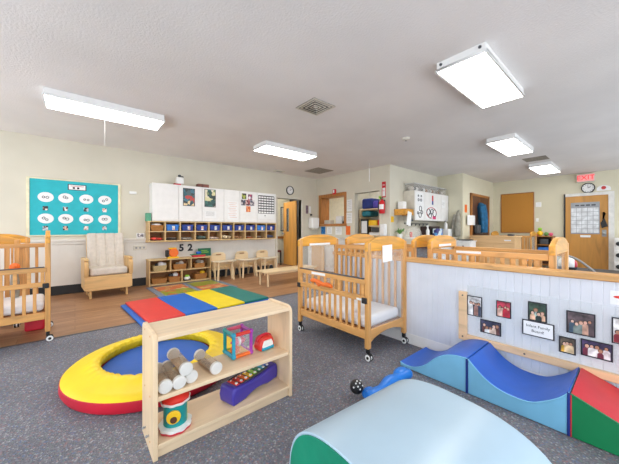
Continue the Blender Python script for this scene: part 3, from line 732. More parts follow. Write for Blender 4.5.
# ------------------------------------------------------------------ birch toy shelf in front
sh = thing('toy_shelf', 'open birch toy shelf holding bottles and toys in front of the play pool', 'shelf', (0.285, 1.495, 0))
SW, SD, SH = 0.83, 0.28, 0.607
side = [(0, 0), (SD, 0), (SD, SH - 0.02), (SD - 0.02, SH)] + [(0.05 - 0.05 * math.sin(a), SH - 0.045 + 0.045 * math.cos(a)) for a in [PI / 2 * i / 6 for i in range(7)]]
sdp = [(p[0], p[1]) for p in side]
for x in (0, SW - 0.022):
    MB().prism(sdp, 'x', x, x + 0.022).build('side_panel', 'birchz', sh, bev=0.003)
MB().b(0.022, SW - 0.022, 0.006, SD - 0.01, SH - 0.035, SH - 0.012).build('top', 'birch', sh, bev=0.003)
MB().b(0.022, SW - 0.022, 0.012, SD - 0.012, 0.275, 0.297).build('middle_shelf', 'birch', sh, bev=0.003)
MB().b(0.022, SW - 0.022, 0.006, SD - 0.006, 0.048, 0.070).build('bottom_shelf', 'birch', sh, bev=0.003)
MB().b(0.022, SW - 0.022, 0.02, 0.038, 0.0, 0.048).build('kickboard', 'birch', sh, bev=0.002)
for y, z in ((0.07, 0.585), (0.2, 0.585), (0.07, 0.286), (0.2, 0.286), (0.07, 0.06), (0.2, 0.06)): MB().cyl((-0.002, y, z), (0.001, y, z), 0.005, seg=10).build('screw_cap', 'honey', sh)
for y in (0.18, 0.10): MB().cyl((-0.010, y, 0.075), (0.0, y, 0.075), 0.005, seg=12).ball((-0.011, y, 0.075), 0.007, u=10, v=6).build('screw', 'grey', sh)

# sensory bottles
def bottle(label, p, ang, L=0.24, r=0.0335, fill='sandpour', group='sensory bottles on the toy shelf'):
    t = thing('sensory_bottle', label, 'bottle', p, ang, group)
    MB().cyl((0, 0.022, 0), (0, L - 0.02, 0), r * 0.93, seg=28).build('tube', 'bottle', t, bev=0.002)
    MB().cyl((0, 0, 0), (0, 0.024, 0), r, seg=28).build('cap', 'capwhite', t, bev=0.005)
    MB().cyl((0, -0.002, 0), (0, 0.001, 0), r * 0.72, seg=24).build('cap_disc', 'capwhite', t, bev=0.001)
    MB().cyl((0, L - 0.022, 0), (0, L, 0), r, seg=28).build('end_cap', 'capwhite', t, bev=0.005)
    n = 20; m = MB()
    pts = [(r * 0.86 * math.cos(a), r * 0.86 * math.sin(a)) for a in [PI * 1.18 + PI * 0.64 * (i) / n for i in range(n + 1)]]
    m.prism([(x, z - 0.004) for x, z in pts], 'y', 0.03, L - 0.03).build('filling', fill, t)
    return t
z0 = 0.297 + 0.034
bottle('white-capped clear bottle against the left side panel of the toy shelf', (0.345, 1.515, z0), math.radians(-3))
bottle('white-capped clear bottle second from the left side panel in the bottom row', (0.41, 1.512, z0), math.radians(2))
bottle('white-capped clear bottle at the right of the bottom row under the stacked one', (0.475, 1.53, z0), math.radians(0))
bottle('white-capped bottle lying on top of the bottle row', (0.444, 1.515, z0 + 0.057), math.radians(1), 0.25, 0.034)
bottle('single white-capped bottle of dark beads lying apart from the bottle row', (0.612, 1.53, z0 + 0.001), math.radians(4), 0.25, 0.034, plain('dark_beads', (140, 112, 92), 0.7, 0.4, 70))

# bead cube
ac = thing('activity_cube', 'see-through activity cube with coloured plastic frame on the middle shelf', 'toy', (0.75, 1.625, 0.297), math.radians(2))
s = 0.135; h = 0.165
cols = ['aqua', 'violet', 'violet', 'teald']
for (x, y), c in zip(((0.012, 0.012), (s, 0.012), (s, s), (0.012, s)), cols):
    MB().cyl((x, y, 0.015), (x, y, h - 0.012), 0.011).ball((x, y, h - 0.012), 0.016).ball((x, y, 0.016), 0.016).build('post', c, ac)
for z, cc in ((0.014, ('orange', 'violet', 'lime', 'aqua')), (h - 0.014, ('redp', 'violet', 'pink', 'teald'))):
    E4 = (((0.012, 0.012), (s, 0.012)), ((s, 0.012), (s, s)), ((s, s), (0.012, s)), ((0.012, s), (0.012, 0.012)))
    for (a, b_), c in zip(E4, cc): MB().cyl((a[0], a[1], z), (b_[0], b_[1], z), 0.012).build('rail', c, ac)
MB().b(0.018, s - 0.006, 0.018, s - 0.006, 0.006, 0.02).build('base_plate', 'yellowp', ac, bev=0.003)
MB().b(0.02, s - 0.008, 0.01, 0.013, 0.025, h - 0.025).build('clear_window', 'clear', ac, smooth=False)
MB().cyl((0.02, 0.07, 0.085), (s - 0.008, 0.07, 0.085), 0.006).ball((0.055, 0.07, 0.085), 0.026).ball((0.10, 0.07, 0.085), 0.022).build('spinner', 'pink', ac)
MB().cyl((0.05, 0.07, 0.02), (0.05, 0.07, 0.05), 0.03).build('drum', 'orange', ac, bev=0.004)
MB().ball((0.075, 0.07, 0.085), 0.03, (0.5, 1, 1)).build('wheel', 'whitep', ac)

# toy phone
tp = thing('toy_radio', 'red, white and blue rounded baby toy with handle at the right of the middle shelf', 'toy', (1.005, 1.63, 0.297), math.radians(8))
body = [(-0.06, 0), (0.06, 0), (0.066, 0.03), (0.05, 0.075), (0.03, 0.088), (-0.03, 0.088), (-0.05, 0.075), (-0.066, 0.03)]
MB().prism(body, 'y', -0.0, 0.075).build('body', 'redp', tp, bev=0.014)
MB().prism([(-0.045, 0.018), (0.045, 0.018), (0.046, 0.036), (0.032, 0.066), (-0.032, 0.066), (-0.046, 0.036)], 'y', -0.008, 0.01).build('face', 'whitep', tp, bev=0.005)
MB().b(-0.05, 0.05, -0.012, 0.02, 0.004, 0.024).build('keys', 'aqua', tp, bev=0.006)
MB().tube([(0.062 * math.cos(PI * i / 10), 0.04, 0.058 + 0.036 * math.sin(PI * i / 10)) for i in range(11)], 0.009).build('handle', 'pitred', tp)

# xylophone piano
xp = thing('toy_xylophone', 'purple toy xylophone with rainbow keys on the bottom shelf', 'toy', (0.885, 1.645, 0.071), math.radians(17))
Lx, Wx = 0.40, 0.125
prof = [(-Lx / 2, 0.0), (-0.10, 0.0)] + [(-0.10 + 0.2 * i / 8, 0.018 * math.sin(PI * i / 8)) for i in range(1, 8)] + [(0.10, 0), (Lx / 2, 0.0), (Lx / 2 + 0.01, 0.05), (Lx / 2 - 0.005, 0.105)] + \
       [(Lx / 2 - 0.02 - (Lx - 0.04) * i / 10, 0.105 - 0.016 * math.sin(PI * i / 10)) for i in range(1, 10)] + [(-Lx / 2 + 0.005, 0.105), (-Lx / 2 - 0.01, 0.05)]
MB().prism(prof, 'y', -Wx / 2, Wx / 2).build('body', 'purple', xp, bev=0.014)
MB().b(-0.165, 0.165, -0.042, 0.05, 0.086, 0.098).build('key_bed', 'dgrey', xp, bev=0.003)
for i, c in enumerate(('redp', 'redp', 'orange', 'yellowp', 'lime', 'green', 'aqua', 'blue')):
    x = -0.145 + 0.04 * i
    k = MB().b(x - 0.014, x + 0.014, -0.038 + 0.002 * i, 0.046 - 0.002 * i, 0.098, 0.104).build('key', c, xp, bev=0.002)
    MB().cyl((x, -0.022, 0.104), (x, -0.022, 0.109), 0.009, seg=14).cyl((x, 0.028, 0.104), (x, 0.028, 0.107), 0.005, seg=10).build('key_stud', 'whitep', k)
MB().cyl((-0.15, 0.04, 0.108), (0.14, 0.056, 0.112), 0.004, seg=8).ball((0.145, 0.056, 0.112), 0.012).build('mallet', 'black', xp)

# round activity drum
ad = thing('activity_drum', 'round toy with red dome, teal and lime sides and white scalloped base', 'toy', (0.408, 1.585, 0.071))
sc = lambda k, a: (0.006 * math.cos(a * 9), 0) 
MB().lathe([(0, 0.0), (0.075, 0.0), (0.08, 0.012), (0.0, 0.013)], seg=54, wob=lambda k, a: (0.0025 * math.cos(a * 9) if k in (1, 2) else 0, 0)).build('red_base', 'pitred', ad)
MB().lathe([(0, 0.012), (0.078, 0.012), (0.08, 0.026), (0.05, 0.032), (0, 0.032)], seg=54, wob=lambda k, a: (0.003 * math.cos(a * 9) if k in (1, 2) else 0, 0)).build('white_base', 'whitep', ad)
def wedge(a0, a1, r, z0, z1, c, name):
    pts = [(0, 0)] + [(r * math.cos(math.radians(a0 + (a1 - a0) * i / 8)), r * math.sin(math.radians(a0 + (a1 - a0) * i / 8))) for i in range(9)]
    return MB().prism(pts, 'z', z0, z1).build(name, c, ad)
wedge(-105, -35, 0.058, 0.03, 0.145, 'teald', 'teal_panel'); wedge(-35, 20, 0.058, 0.03, 0.145, 'lime', 'lime_panel')
wedge(20, 150, 0.058, 0.03, 0.145, 'yellowp', 'yellow_panel'); wedge(150, 255, 0.058, 0.03, 0.145, 'teald', 'teal_panel')
MB().cyl((-0.022, -0.052, 0.088), (-0.026, -0.064, 0.088), 0.034).build('yellow_dial', 'yellowp', ad, bev=0.004)
MB().cyl((-0.025, -0.063, 0.078), (-0.027, -0.068, 0.078), 0.016).build('dial_mouth', 'doordark', ad)
MB().lathe([(0, 0.142), (0.07, 0.142), (0.074, 0.15), (0.06, 0.156), (0, 0.156)], seg=54, wob=lambda k, a: (0.003 * math.cos(a * 9) if k in (1, 2) else 0, 0)).build('white_rim', 'whitep', ad)
MB().lathe([(0, 0.154), (0.068, 0.154), (0.07, 0.166), (0.052, 0.188), (0.02, 0.198), (0, 0.199)], seg=54, wob=lambda k, a: (0.002 * math.cos(a * 9) if k in (1, 2) else 0, 0)).build('red_dome', 'redp', ad)

# ------------------------------------------------------------------ glider
gl = thing('glider_chair', 'wooden glider chair with beige cushions below the teal board', 'rocking chair', (0.435, 5.60, 0), math.radians(4))
W2 = 0.30
for sx in (-1, 1):
    x = sx * W2
    MB().b(x - 0.022, x + 0.022, 0.0, 0.50, 0.14, 0.36).build('side_frame', 'glider', gl, bev=0.006)
    MB().prism([(-0.01, 0.615), (0.48, 0.615), (0.48, 0.635), (0.2, 0.65), (0.05, 0.645), (-0.01, 0.63)], 'x', x - 0.03, x + 0.03).build('armrest', 'glider', gl, bev=0.012)
    MB().prism([(-0.01, 0.36), (0.46, 0.36), (0.46, 0.62), (0.10, 0.62), (0.0, 0.60), (-0.03, 0.55), (-0.02, 0.45)], 'x', x - 0.028, x + 0.028).build('arm_support', 'gliderz', gl, bev=0.008)
    lg = MB().b(x * 0.82 - 0.016, x * 0.82 + 0.016, 0.02, 0.06, 0.0, 0.16).b(x * 0.82 - 0.016, x * 0.82 + 0.016, 0.42, 0.46, 0.0, 0.16).b(x * 0.82 - 0.016, x * 0.82 + 0.016, 0.02, 0.46, 0.03, 0.07).build('leg', 'gliderz', gl, bev=0.008)
MB().b(-W2, W2, 0.0, 0.03, 0.13, 0.36).build('front_apron', 'glider', gl, bev=0.008)
MB().b(-W2, W2, 0.03, 0.48, 0.30, 0.36).build('seat_frame', 'glider', gl, bev=0.005)
MB().b(-0.255, 0.255, 0.0, 0.44, 0.365, 0.485).build('seat_cushion', 'cushion', gl, bev=0.03)
bk = MB(); k = math.radians(13)
ang = Matrix.Rotation(-k, 3, 'X')
pts = [(-0.265, 0.06), (0.265, 0.06)]
for i in range(4):
    x1 = 0.265 - 0.1325 * i; x0 = x1 - 0.1325
    pts += [(x1 - 0.004, -0.03), (x1 - 0.03, -0.052), (x0 + 0.03, -0.052), (x0 + 0.004, -0.03)]
bk.prism(pts, 'z', -0.31, 0.33)
bo = bk.build('back_cushion', 'cushion', gl, bev=0.012); bo.location = (0.02, 0.455, 0.715); bo.rotation_euler = (-k, 0, 0)
MB().rb((0.02, 0.535, 0.70), (0.54, 0.022, 0.66), ang).build('back_frame', 'glider', gl, bev=0.03)

# ------------------------------------------------------------------ teal bulletin board
bb = thing('bulletin_board', 'teal bulletin board with cream border on the left wall', 'bulletin board', (0.03, WV - 0.001, 0))
MB().b(-0.60, 0.60, -0.014, 0, 1.02, 1.945).build('teal_sheet', 'teal', bb, smooth=False)
MB().b(-0.63, -0.595, -0.022, 0, 1.00, 1.965).b(0.595, 0.63, -0.022, 0, 1.00, 1.965).b(-0.595, 0.595, -0.022, 0, 1.00, 1.02).b(-0.595, 0.595, -0.022, 0, 1.945, 1.965).build('border', 'border', bb, bev=0.004)
ts = thing('title_sign', 'white title sign with black border at the top of the teal board', 'sign', (0.03, WV - 0.016, 1.845))
MB().b(-0.125, 0.125, -0.002, 0.001, -0.05, 0.05).build('backing', 'ink', ts); MB().b(-0.112, 0.112, -0.003, -0.001, -0.04, 0.04).build('card', 'paper', ts)
MB().ball((-0.045, -0.004, -0.012), 0.018, (1, 0.1, 1)).ball((0.012, -0.004, -0.012), 0.018, (1, 0.1, 1)).build('ladybugs', 'ink', ts)
MB().b(-0.09, 0.09, -0.0035, -0.003, 0.016, 0.024).build('lettering_line', 'redink', ts)
rows = (('top', 1.65, 1.465), ('bottom', 1.295, 1.135)); cn = ('first', 'second', 'third', 'fourth')
for rn, zc, zp in rows:
    for i, uc in enumerate((-0.37, -0.12, 0.155, 0.42)):
        ov = thing('paper_oval', 'white paper oval, %s from the left in the %s row of the teal board' % (cn[i], rn), 'paper', (uc, WV - 0.016, zc), 0, 'paper ovals on the teal board')
        pts = [(0.098 * math.cos(2 * PI * k / 32), 0.082 * math.sin(2 * PI * k / 32)) for k in range(32)]
        MB().prism(pts, 'y', -0.003, 0.001).build('oval', 'paper', ov, smooth=False)
        rr = random.Random(i * 7 + int(zc * 10))
        for q in range(2):
            cx, cz = (-0.025 + 0.045 * q) + rr.uniform(-.01, .01), rr.uniform(-.02, .02); w = rr.uniform(.013, .02)
            MB().tube([(cx + w * math.cos(a), -0.005, cz + w * math.sin(a)) for a in [2 * PI * t / 14 for t in range(15)]], 0.0045, 6).build('print_mark', 'ink' if q == 0 else 'dgrey', ov)
        ph = MB().b(-0.032, 0.032, -0.003, 0.001, -0.035, 0.035).build('child_photo', picture('child_picture', [(30, 30, 34), (214, 170, 150), (236, 226, 220), (60, 50, 50), (180, 190, 200)], 34, i * 3.3 + zc * 7), smooth=False)
        ph.location = (uc - 0.005, WV - 0.017, zp); tag(ph, 'small photo below the %s oval in the %s row of the teal board' % (cn[i], rn), 'photo', 'child photos on the teal board')

# small things on the left wall
slab('wall_speaker', 'small white device high on the left wall between teal board and cabinets', 0.80, 0.92, WV - 0.03, WV, 1.80, 1.85, 'whitep', 'device', 0.006)
ot = thing('wall_outlet', 'beige socket strip on the white wainscot left of the low shelf', 'socket', (0.98, WV - 0.02, 0.75))
MB().b(-0.11, 0.11, -0.006, 0.01, -0.045, 0.045).build('plate', 'offwhite', ot, bev=0.003)
for x in (-0.08, -0.015, 0.05): MB().b(x, x + 0.03, -0.008, 0, -0.018, 0.018).build('slot', 'grey', ot)
cdx = thing('photo_card', 'white photo card propped on the chair rail left of the cubbies', 'card', (0.99, WV - 0.035, 0.93))
MB().b(-0.075, 0.06, -0.004, 0.002, 0, 0.11).build('card', 'paper', cdx); MB().b(-0.06, 0.045, -0.006, -0.003, 0.03, 0.10).build('picture', picture('card_picture', [(200, 200, 206), (90, 80, 90), (230, 226, 228), (150, 150, 160)], 40, 2.0), cdx)
slab('tissue_box', 'green box standing left of the wall cabinets above the cubbies', 1.045, 1.125, 6.08, 6.22, 1.274, 1.43, plain('mint_card', (90, 160, 130), 0.7), 'box', 0.004)
for s_, u_, lb in (('5', 1.75, 'black cut-out figure 5 on the wall behind the orange toy'), ('2', 1.93, 'black cut-out figure 2 on the wall between the orange toy and the toy boat')):
    o = text(s_, 'number_cutout', 'ink', None, (u_, WV - 0.0135, 0.71), RV, 0.20, ext=0.003, bold=0.009); tag(o, lb, 'number')
gb = thing('green_sign', 'dark green sign leaning behind the right end of the low toy shelf', 'sign', (2.20, 6.215, 0.523))
MB().b(-0.14, 0.14, -0.004, 0.01, 0, 0.17).build('card', 'greenbook', gb)
MB().b(-0.09, 0.09, -0.006, -0.003, 0.075, 0.09).b(-0.07, 0.06, -0.006, -0.003, 0.115, 0.125).build('lettering_line', 'lime', gb)

# ------------------------------------------------------------------ white wall cabinets
xs = [1.14, 1.62, 2.09, 2.58, 2.97, 3.43, 3.98]
for k, ab in enumerate(((0, 1, 2), (2, 3, 4), (4, 5, 6))):
    lab = ('white wall cabinet at the left end of the cabinet row', 'white wall cabinet in the middle of the cabinet row', 'white wall cabinet at the right end beside the door')[k]
    a, b_, c = (xs[i] for i in ab)
    t = thing('wall_cabinet', lab, 'cabinet', (a, 6.05, 1.28), 0, 'white wall cabinets above the cubbies')
    MB().b(0.001, c - a - 0.001, 0.02, 0.298, 0, 0.745).build('body', 'white', t, bev=0.003)
    for (p0, p1, kx) in ((0, b_ - a, b_ - a - 0.05), (b_ - a, c - a, b_ - a + 0.05)):
        d = MB().b(p0 + 0.003, p1 - 0.003, 0, 0.019, 0.003, 0.742).build('door', 'white', t, bev=0.003)
        MB().b(kx - 0.025, kx + 0.025, -0.012, 0.001, 0.045, 0.055).build('handle', 'whitep', d, bev=0.002)
def poster(name, label, u0, u1, z0, z1, mat, cat='poster', border=None, y=6.049):
    t = MB().b(-(u1 - u0) / 2, (u1 - u0) / 2, -0.002, 0.001, -(z1 - z0) / 2, (z1 - z0) / 2).build(name, border or mat, smooth=False)
    t.location = ((u0 + u1) / 2, y, (z0 + z1) / 2); tag(t, label, cat)
    if border: MB().b(-(u1 - u0) / 2 + 0.012, (u1 - u0) / 2 - 0.012, -0.003, -0.002, -(z1 - z0) / 2 + 0.012, (z1 - z0) / 2 - 0.012).build('picture', mat, t, smooth=False)
    return t
poster('poster', 'dark teal poster with red and yellow on the left white cabinet', 1.70, 1.94, 1.60, 1.97, picture('poster_picture', [(34, 70, 84), (40, 90, 100), (190, 60, 50), (70, 90, 96), (226, 200, 150), (50, 60, 60), (60, 110, 130)], 16, 3.0), border='dgrey')
poster('poster', 'dark green poster with a pale figure on the middle white cabinet', 2.14, 2.39, 1.60, 1.99, picture('poster_picture_green', [(30, 76, 72), (44, 100, 90), (216, 210, 160), (30, 50, 46), (120, 140, 90), (226, 216, 190)], 15, 8.0), border='dgrey')
t = poster('notice_sheet', 'white sheet with grey text below the green poster', 2.14, 2.40, 1.36, 1.52, 'paper', 'paper')
for z in (0.05, 0.025, 0.0, -0.03): MB().b(-0.10, 0.09, -0.0035, -0.002, z, z + 0.006).build('text_line', 'grey', t)
t = poster('notice_sheet', 'pale sheet of pink handwriting on the middle white cabinet', 2.66, 2.92, 1.34, 1.76, 'paper', 'paper')
for i in range(9): MB().b(-0.11 + 0.02 * (i % 3), 0.10 - 0.03 * (i % 2), -0.0035, -0.002, 0.17 - 0.042 * i, 0.182 - 0.042 * i).build('text_line', plain('pink_ink', (226, 200, 190), 0.8), t)
ptc = [[(70, 60, 40), (160, 170, 60), (50, 40, 40)], [(230, 220, 224), (90, 60, 90), (180, 60, 90)], [(60, 70, 90), (200, 190, 190), (60, 50, 60)], [(150, 60, 70), (220, 180, 170), (80, 40, 50)], [(110, 100, 110), (210, 200, 200), (70, 80, 100)], [(224, 110, 40), (200, 90, 30), (240, 160, 90)]]
nm = ('yellow-green', 'pale violet', 'grey-blue', 'maroon', 'grey', 'orange')
for i, (cu, cz) in enumerate(((3.08, 1.90), (3.24, 1.89), (3.06, 1.75), (3.18, 1.75), (3.30, 1.75), (3.19, 1.60))):
    poster('cabinet_photo', 'small %s picture in the cluster on the right-hand white cabinet' % nm[i], cu - 0.06, cu + 0.055, cz - 0.068, cz + 0.068, picture('cluster_picture', ptc[i], 26, i * 2.2), 'picture')
cal = thing('calendar_chart', 'white chart with a black grid on the right end white cabinet', 'chart', (3.69, 6.048, 1.69))
MB().b(-0.24, 0.24, -0.002, 0.001, -0.31, 0.31).build('sheet', 'paper', cal, smooth=False)
m = MB()
for i in range(7): m.b(-0.23 + 0.46 * i / 6 - 0.006, -0.23 + 0.46 * i / 6 + 0.006, -0.0035, -0.0025, -0.18, 0.26)
for i in range(8): m.b(-0.23, 0.23, -0.0035, -0.0025, 0.26 - 0.44 * i / 7 - (0.016 if i < 7 else 0.004), 0.26 - 0.44 * i / 7 + 0.008)
m.build('grid', 'ink', cal)
MB().b(-0.05, -0.03, -0.0035, -0.002, -0.25, -0.22).build('ink_mark', 'ink', cal)
fg = thing('white_figurine', 'white figurine on a red base on top of the left white cabinet', 'figurine', (1.66, 6.16, 2.026))
MB().b(-0.11, 0.02, -0.05, 0.05, 0, 0.03).build('base', 'pitred', fg, bev=0.005); MB().b(-0.06, 0.08, -0.06, 0.06, 0.03, 0.17).build('body', 'whitep', fg, bev=0.02); MB().ball((0.0, -0.02, 0.19), 0.035).ball((0.06, 0, 0.18), 0.025).build('ears', 'dgrey', fg)
slab('keepsake_box', 'dark red and brown box on top of the middle white cabinet', 2.02, 2.26, 6.10, 6.24, 2.026, 2.10, plain('brown_box', (110, 66, 56), 0.6, 0.3, 14), 'box', 0.01)

# ------------------------------------------------------------------ cubby shelf with bins
cb = thing('cubby_shelf', 'long pale wooden cubby shelf of two rows below the white cabinets', 'shelf', (0, 6.05, 0))
dv = [1.09, 1.37, 1.65, 1.95, 2.24, 2.52, 2.82, 3.11, 3.41, 3.70, 3.98]
for i, u in enumerate(dv):
    MB().b(u - 0.012, u + 0.012, 0.0, 0.285, 0.885, 1.255).build('divider', 'birchdz', cb, bev=0.002)
for nme, z in (('bottom_board', 0.87), ('middle_board', 1.06), ('top_board', 1.255)):
    MB().b(1.07, 4.0, -0.003, 0.29, z, z + 0.02).build(nme, 'birchd', cb, bev=0.002)
MB().b(1.09, 3.98, 0.283, 0.29, 0.885, 1.255).build('back_panel', 'backing', cb, smooth=False)
MB().b(1.07, 4.0, 0.262, 0.288, 0.85, 0.87).build('hanging_rail', 'birchd', cb, bev=0.002)
ordn = ('first', 'second', 'third', 'fourth', 'fifth', 'sixth', 'seventh', 'eighth', 'ninth', 'tenth')
t = thing('wicker_bin', 'honey wicker basket with white cloth in the first top cubby', 'basket', (1.23, 6.17, 1.081))
MB().prism([(-0.10, 0), (0.10, 0), (0.12, 0.115), (-0.12, 0.115)], 'y', -0.11, 0.10).build('basket', 'wicker', t, bev=0.01); MB().ball((0.0, 0, 0.12), 0.08, (1.2, 1, 0.45)).build('cloth', 'sheet', t)
bin0 = None
for i in range(1, 10):
    uc = (dv[i] + dv[i + 1]) / 2
    t = thing('fabric_bin', 'blue fabric bin with white tag in the %s top cubby' % ordn[i], 'bin', (uc, 6.17, 1.081), 0, 'blue bins in the cubbies')
    c = 'binlight' if i in (1, 8) else 'bin'
    MB().prism([(-0.105, 0), (0.105, 0), (0.118, 0.125), (-0.118, 0.125)], 'y', -0.105, 0.10).build('body', c, t, bev=0.012)
    MB().prism([(-0.120, 0.105), (0.120, 0.105), (0.122, 0.13), (-0.122, 0.13)], 'y', -0.108, 0.102).build('rim', c, t, bev=0.004)
    MB().b(-0.02 + 0.01 * (i % 3), 0.03 + 0.01 * (i % 3), -0.109, -0.104, 0.02, 0.10).build('tag', picture('tag_picture', [(220, 214, 206), (190, 196, 210), (214, 160, 150), (236, 236, 236)], 24, i), t)
stuffc = [('crumpled red and white blanket', (190, 64, 56)), ('pair of dark shoes', (60, 54, 54)), ('grey folded shirt', (150, 144, 138)), ('dark patterned bag', (64, 84, 80)), ('grey and white clothes', (196, 180, 172)),
          ('pale bag beside a pink cloth', (206, 186, 156)), ('brown folded sweater', (150, 110, 76)), ('rust folded towel', (140, 76, 40)), ('brown cap', (136, 92, 58)), ('dark blue cloth', (66, 72, 98))]
for i in range(10):
    uc = (dv[i] + dv[i + 1]) / 2; lab, col = stuffc[i]
    mt = picture('cubby_cloth', [col, tuple(int(x * 0.8) for x in col), tuple(min(255, int(x * 1.25) + 8) for x in col), col], 22, i * 1.9)
    m = MB(); rr = random.Random(i)
    hh = (0.075, 0.05, 0.06, 0.10, 0.06, 0.10, 0.07, 0.05, 0.04, 0.09)[i]
    m.ball((-0.04, 0, hh * 0.45), 0.075, (1, 1.1, hh * 6.2), 16, 10).ball((0.045, -0.01, hh * 0.4), 0.07, (0.95, 1.1, hh * 5.4), 16, 10)
    o = m.build('bundle', mt); o.location = (uc, 6.16, 0.892)
    bmz = min(v.co.z for v in o.data.vertices); o.location.z += -bmz
    tag(o, '%s in the %s lower cubby' % (lab, ordn[i]), 'clothes')

# ------------------------------------------------------------------ low toy shelf with baskets
ls = thing('low_toy_shelf', 'low wooden shelf of five compartments standing against the left wall', 'shelf', (1.08, 6.03, 0))
LW = 1.20
MB().b(0, 0.022, 0, 0.29, 0, 0.50).build('side_panel', 'birchdz', ls, bev=0.003); MB().b(LW - 0.022, LW, 0, 0.29, 0, 0.50).build('side_panel', 'birchdz', ls, bev=0.003)
MB().b(-0.005, LW + 0.005, -0.005, 0.295, 0.50, 0.522).build('top', 'birchd', ls, bev=0.003)
MB().b(0.022, LW - 0.022, 0, 0.28, 0.27, 0.29).build('middle_shelf', 'birchd', ls, bev=0.002); MB().b(0.022, LW - 0.022, 0, 0.28, 0.02, 0.042).build('bottom_shelf', 'birchd', ls, bev=0.002)
MB().b(0.022, LW - 0.022, 0.28, 0.288, 0.02, 0.50).build('back_panel', 'backing', ls, smooth=False)
for x, z_, z1_ in ((0.385, 0.29, 0.50), (0.78, 0.29, 0.50), (0.60, 0.042, 0.27)): MB().b(x - 0.01, x + 0.01, 0, 0.28, z_, z1_).build('divider', 'birchdz', ls, bev=0.002)
def basket(label, x, z, w, h, mat, tops, deep=0.2):
    t = thing('wicker_basket', label, 'basket', (1.08 + x, 6.165, z), 0, 'baskets on the low toy shelf')
    MB().prism([(-w / 2 * 0.85, 0), (w / 2 * 0.85, 0), (w / 2, h), (w / 2 - 0.012, h), (w / 2 * 0.85 - 0.012, 0.012), (-w / 2 * 0.85 + 0.012, 0.012), (-w / 2 + 0.012, h), (-w / 2, h)], 'y', -deep / 2, deep / 2).b(-w / 2 * 0.9, w / 2 * 0.9, -deep / 2, -deep / 2 + 0.012, 0, h).b(-w / 2 * 0.9, w / 2 * 0.9, deep / 2 - 0.012, deep / 2, 0, h).build('weave', mat, t, bev=0.004)
    for (dx, r, c, nm_) in tops: MB().ball((dx, -0.01, h + r * 0.25), r, (1.1, 1, 0.85), 14, 9).build(nm_, c, t)
    return t
basket('pale basket holding a white plush toy in the top left compartment', 0.20, 0.29, 0.25, 0.11, 'wickerpale', [(0.03, 0.06, 'sheet', 'plush'), (-0.04, 0.035, 'dgrey', 'plush'), (0.085, 0.045, 'whitep', 'plush')])
basket('honey basket in the top middle compartment of the low shelf', 0.57, 0.29, 0.26, 0.11, 'wicker', [(0.04, 0.05, 'cushion', 'toy'), (-0.03, 0.03, 'greycoat', 'toy')])
basket('honey basket with grey toys in the top right compartment of the low shelf', 0.97, 0.29, 0.24, 0.10, 'wicker', [(0.0, 0.06, 'greycoat', 'toy'), (0.06, 0.045, 'cushion', 'toy')])
basket('low empty honey basket in the bottom left corner of the low shelf', 0.19, 0.042, 0.28, 0.10, 'wicker', [])
basket('honey basket full of dark and white toys beside the bottom left basket', 0.47, 0.042, 0.24, 0.12, 'wicker', [(-0.05, 0.045, 'dgrey', 'toy'), (0.03, 0.055, 'whitep', 'toy'), (0.07, 0.035, 'redp', 'toy')])
basket('honey basket with a yellow toy in the bottom right corner of the low shelf', 1.00, 0.042, 0.26, 0.12, 'wicker', [(0.05, 0.05, 'yellowp', 'toy'), (-0.05, 0.04, 'backing', 'toy')])
o = thing('toy_frog', 'yellow-green and white toy in the bottom middle of the low shelf', 'toy', (1.80, 6.12, 0.042))
MB().ball((0, 0, 0.045), 0.055, (1.2, 1, 0.8)).build('body', 'whitep', o); MB().ball((0, 0, 0.09), 0.04, (1.3, 1, 0.7)).build('head', 'lime', o); MB().b(-0.07, 0.07, -0.05, 0.04, 0, 0.025).build('feet', 'black', o, bev=0.01)
ty = thing('toy_house', 'orange and yellow rounded toy with black side on the low shelf', 'toy', (1.52, 6.14, 0.523))
MB().b(-0.10, 0.11, -0.07, 0.07, 0.0, 0.035).build('base', 'yellowp', ty, bev=0.012); MB().cyl((0.015, -0.07, 0.115), (0.015, 0.07, 0.115), 0.088, seg=28).build('drum', 'orange', ty, bev=0.012)
MB().b(-0.125, -0.07, -0.06, 0.06, 0.03, 0.17).build('side', 'black', ty, bev=0.015); MB().b(-0.07, 0.07, -0.06, 0.06, 0.19, 0.215).build('roof', 'yellowp', ty, bev=0.01)
tr = thing('toy_tray', 'red and green toy boat with blue ball on top of the low shelf', 'toy', (2.02, 6.10, 0.523))
MB().prism([(-0.11, 0), (0.12, 0), (0.15, 0.045), (-0.13, 0.045)], 'y', -0.06, 0.06).build('hull', 'pitred', tr, bev=0.01); MB().b(-0.15, 0.14, -0.065, 0.065, 0.045, 0.06).build('deck', 'green', tr, bev=0.006); MB().ball((0.01, 0, 0.085), 0.04, (1.5, 1, 0.75)).build('ball', 'blue', tr)

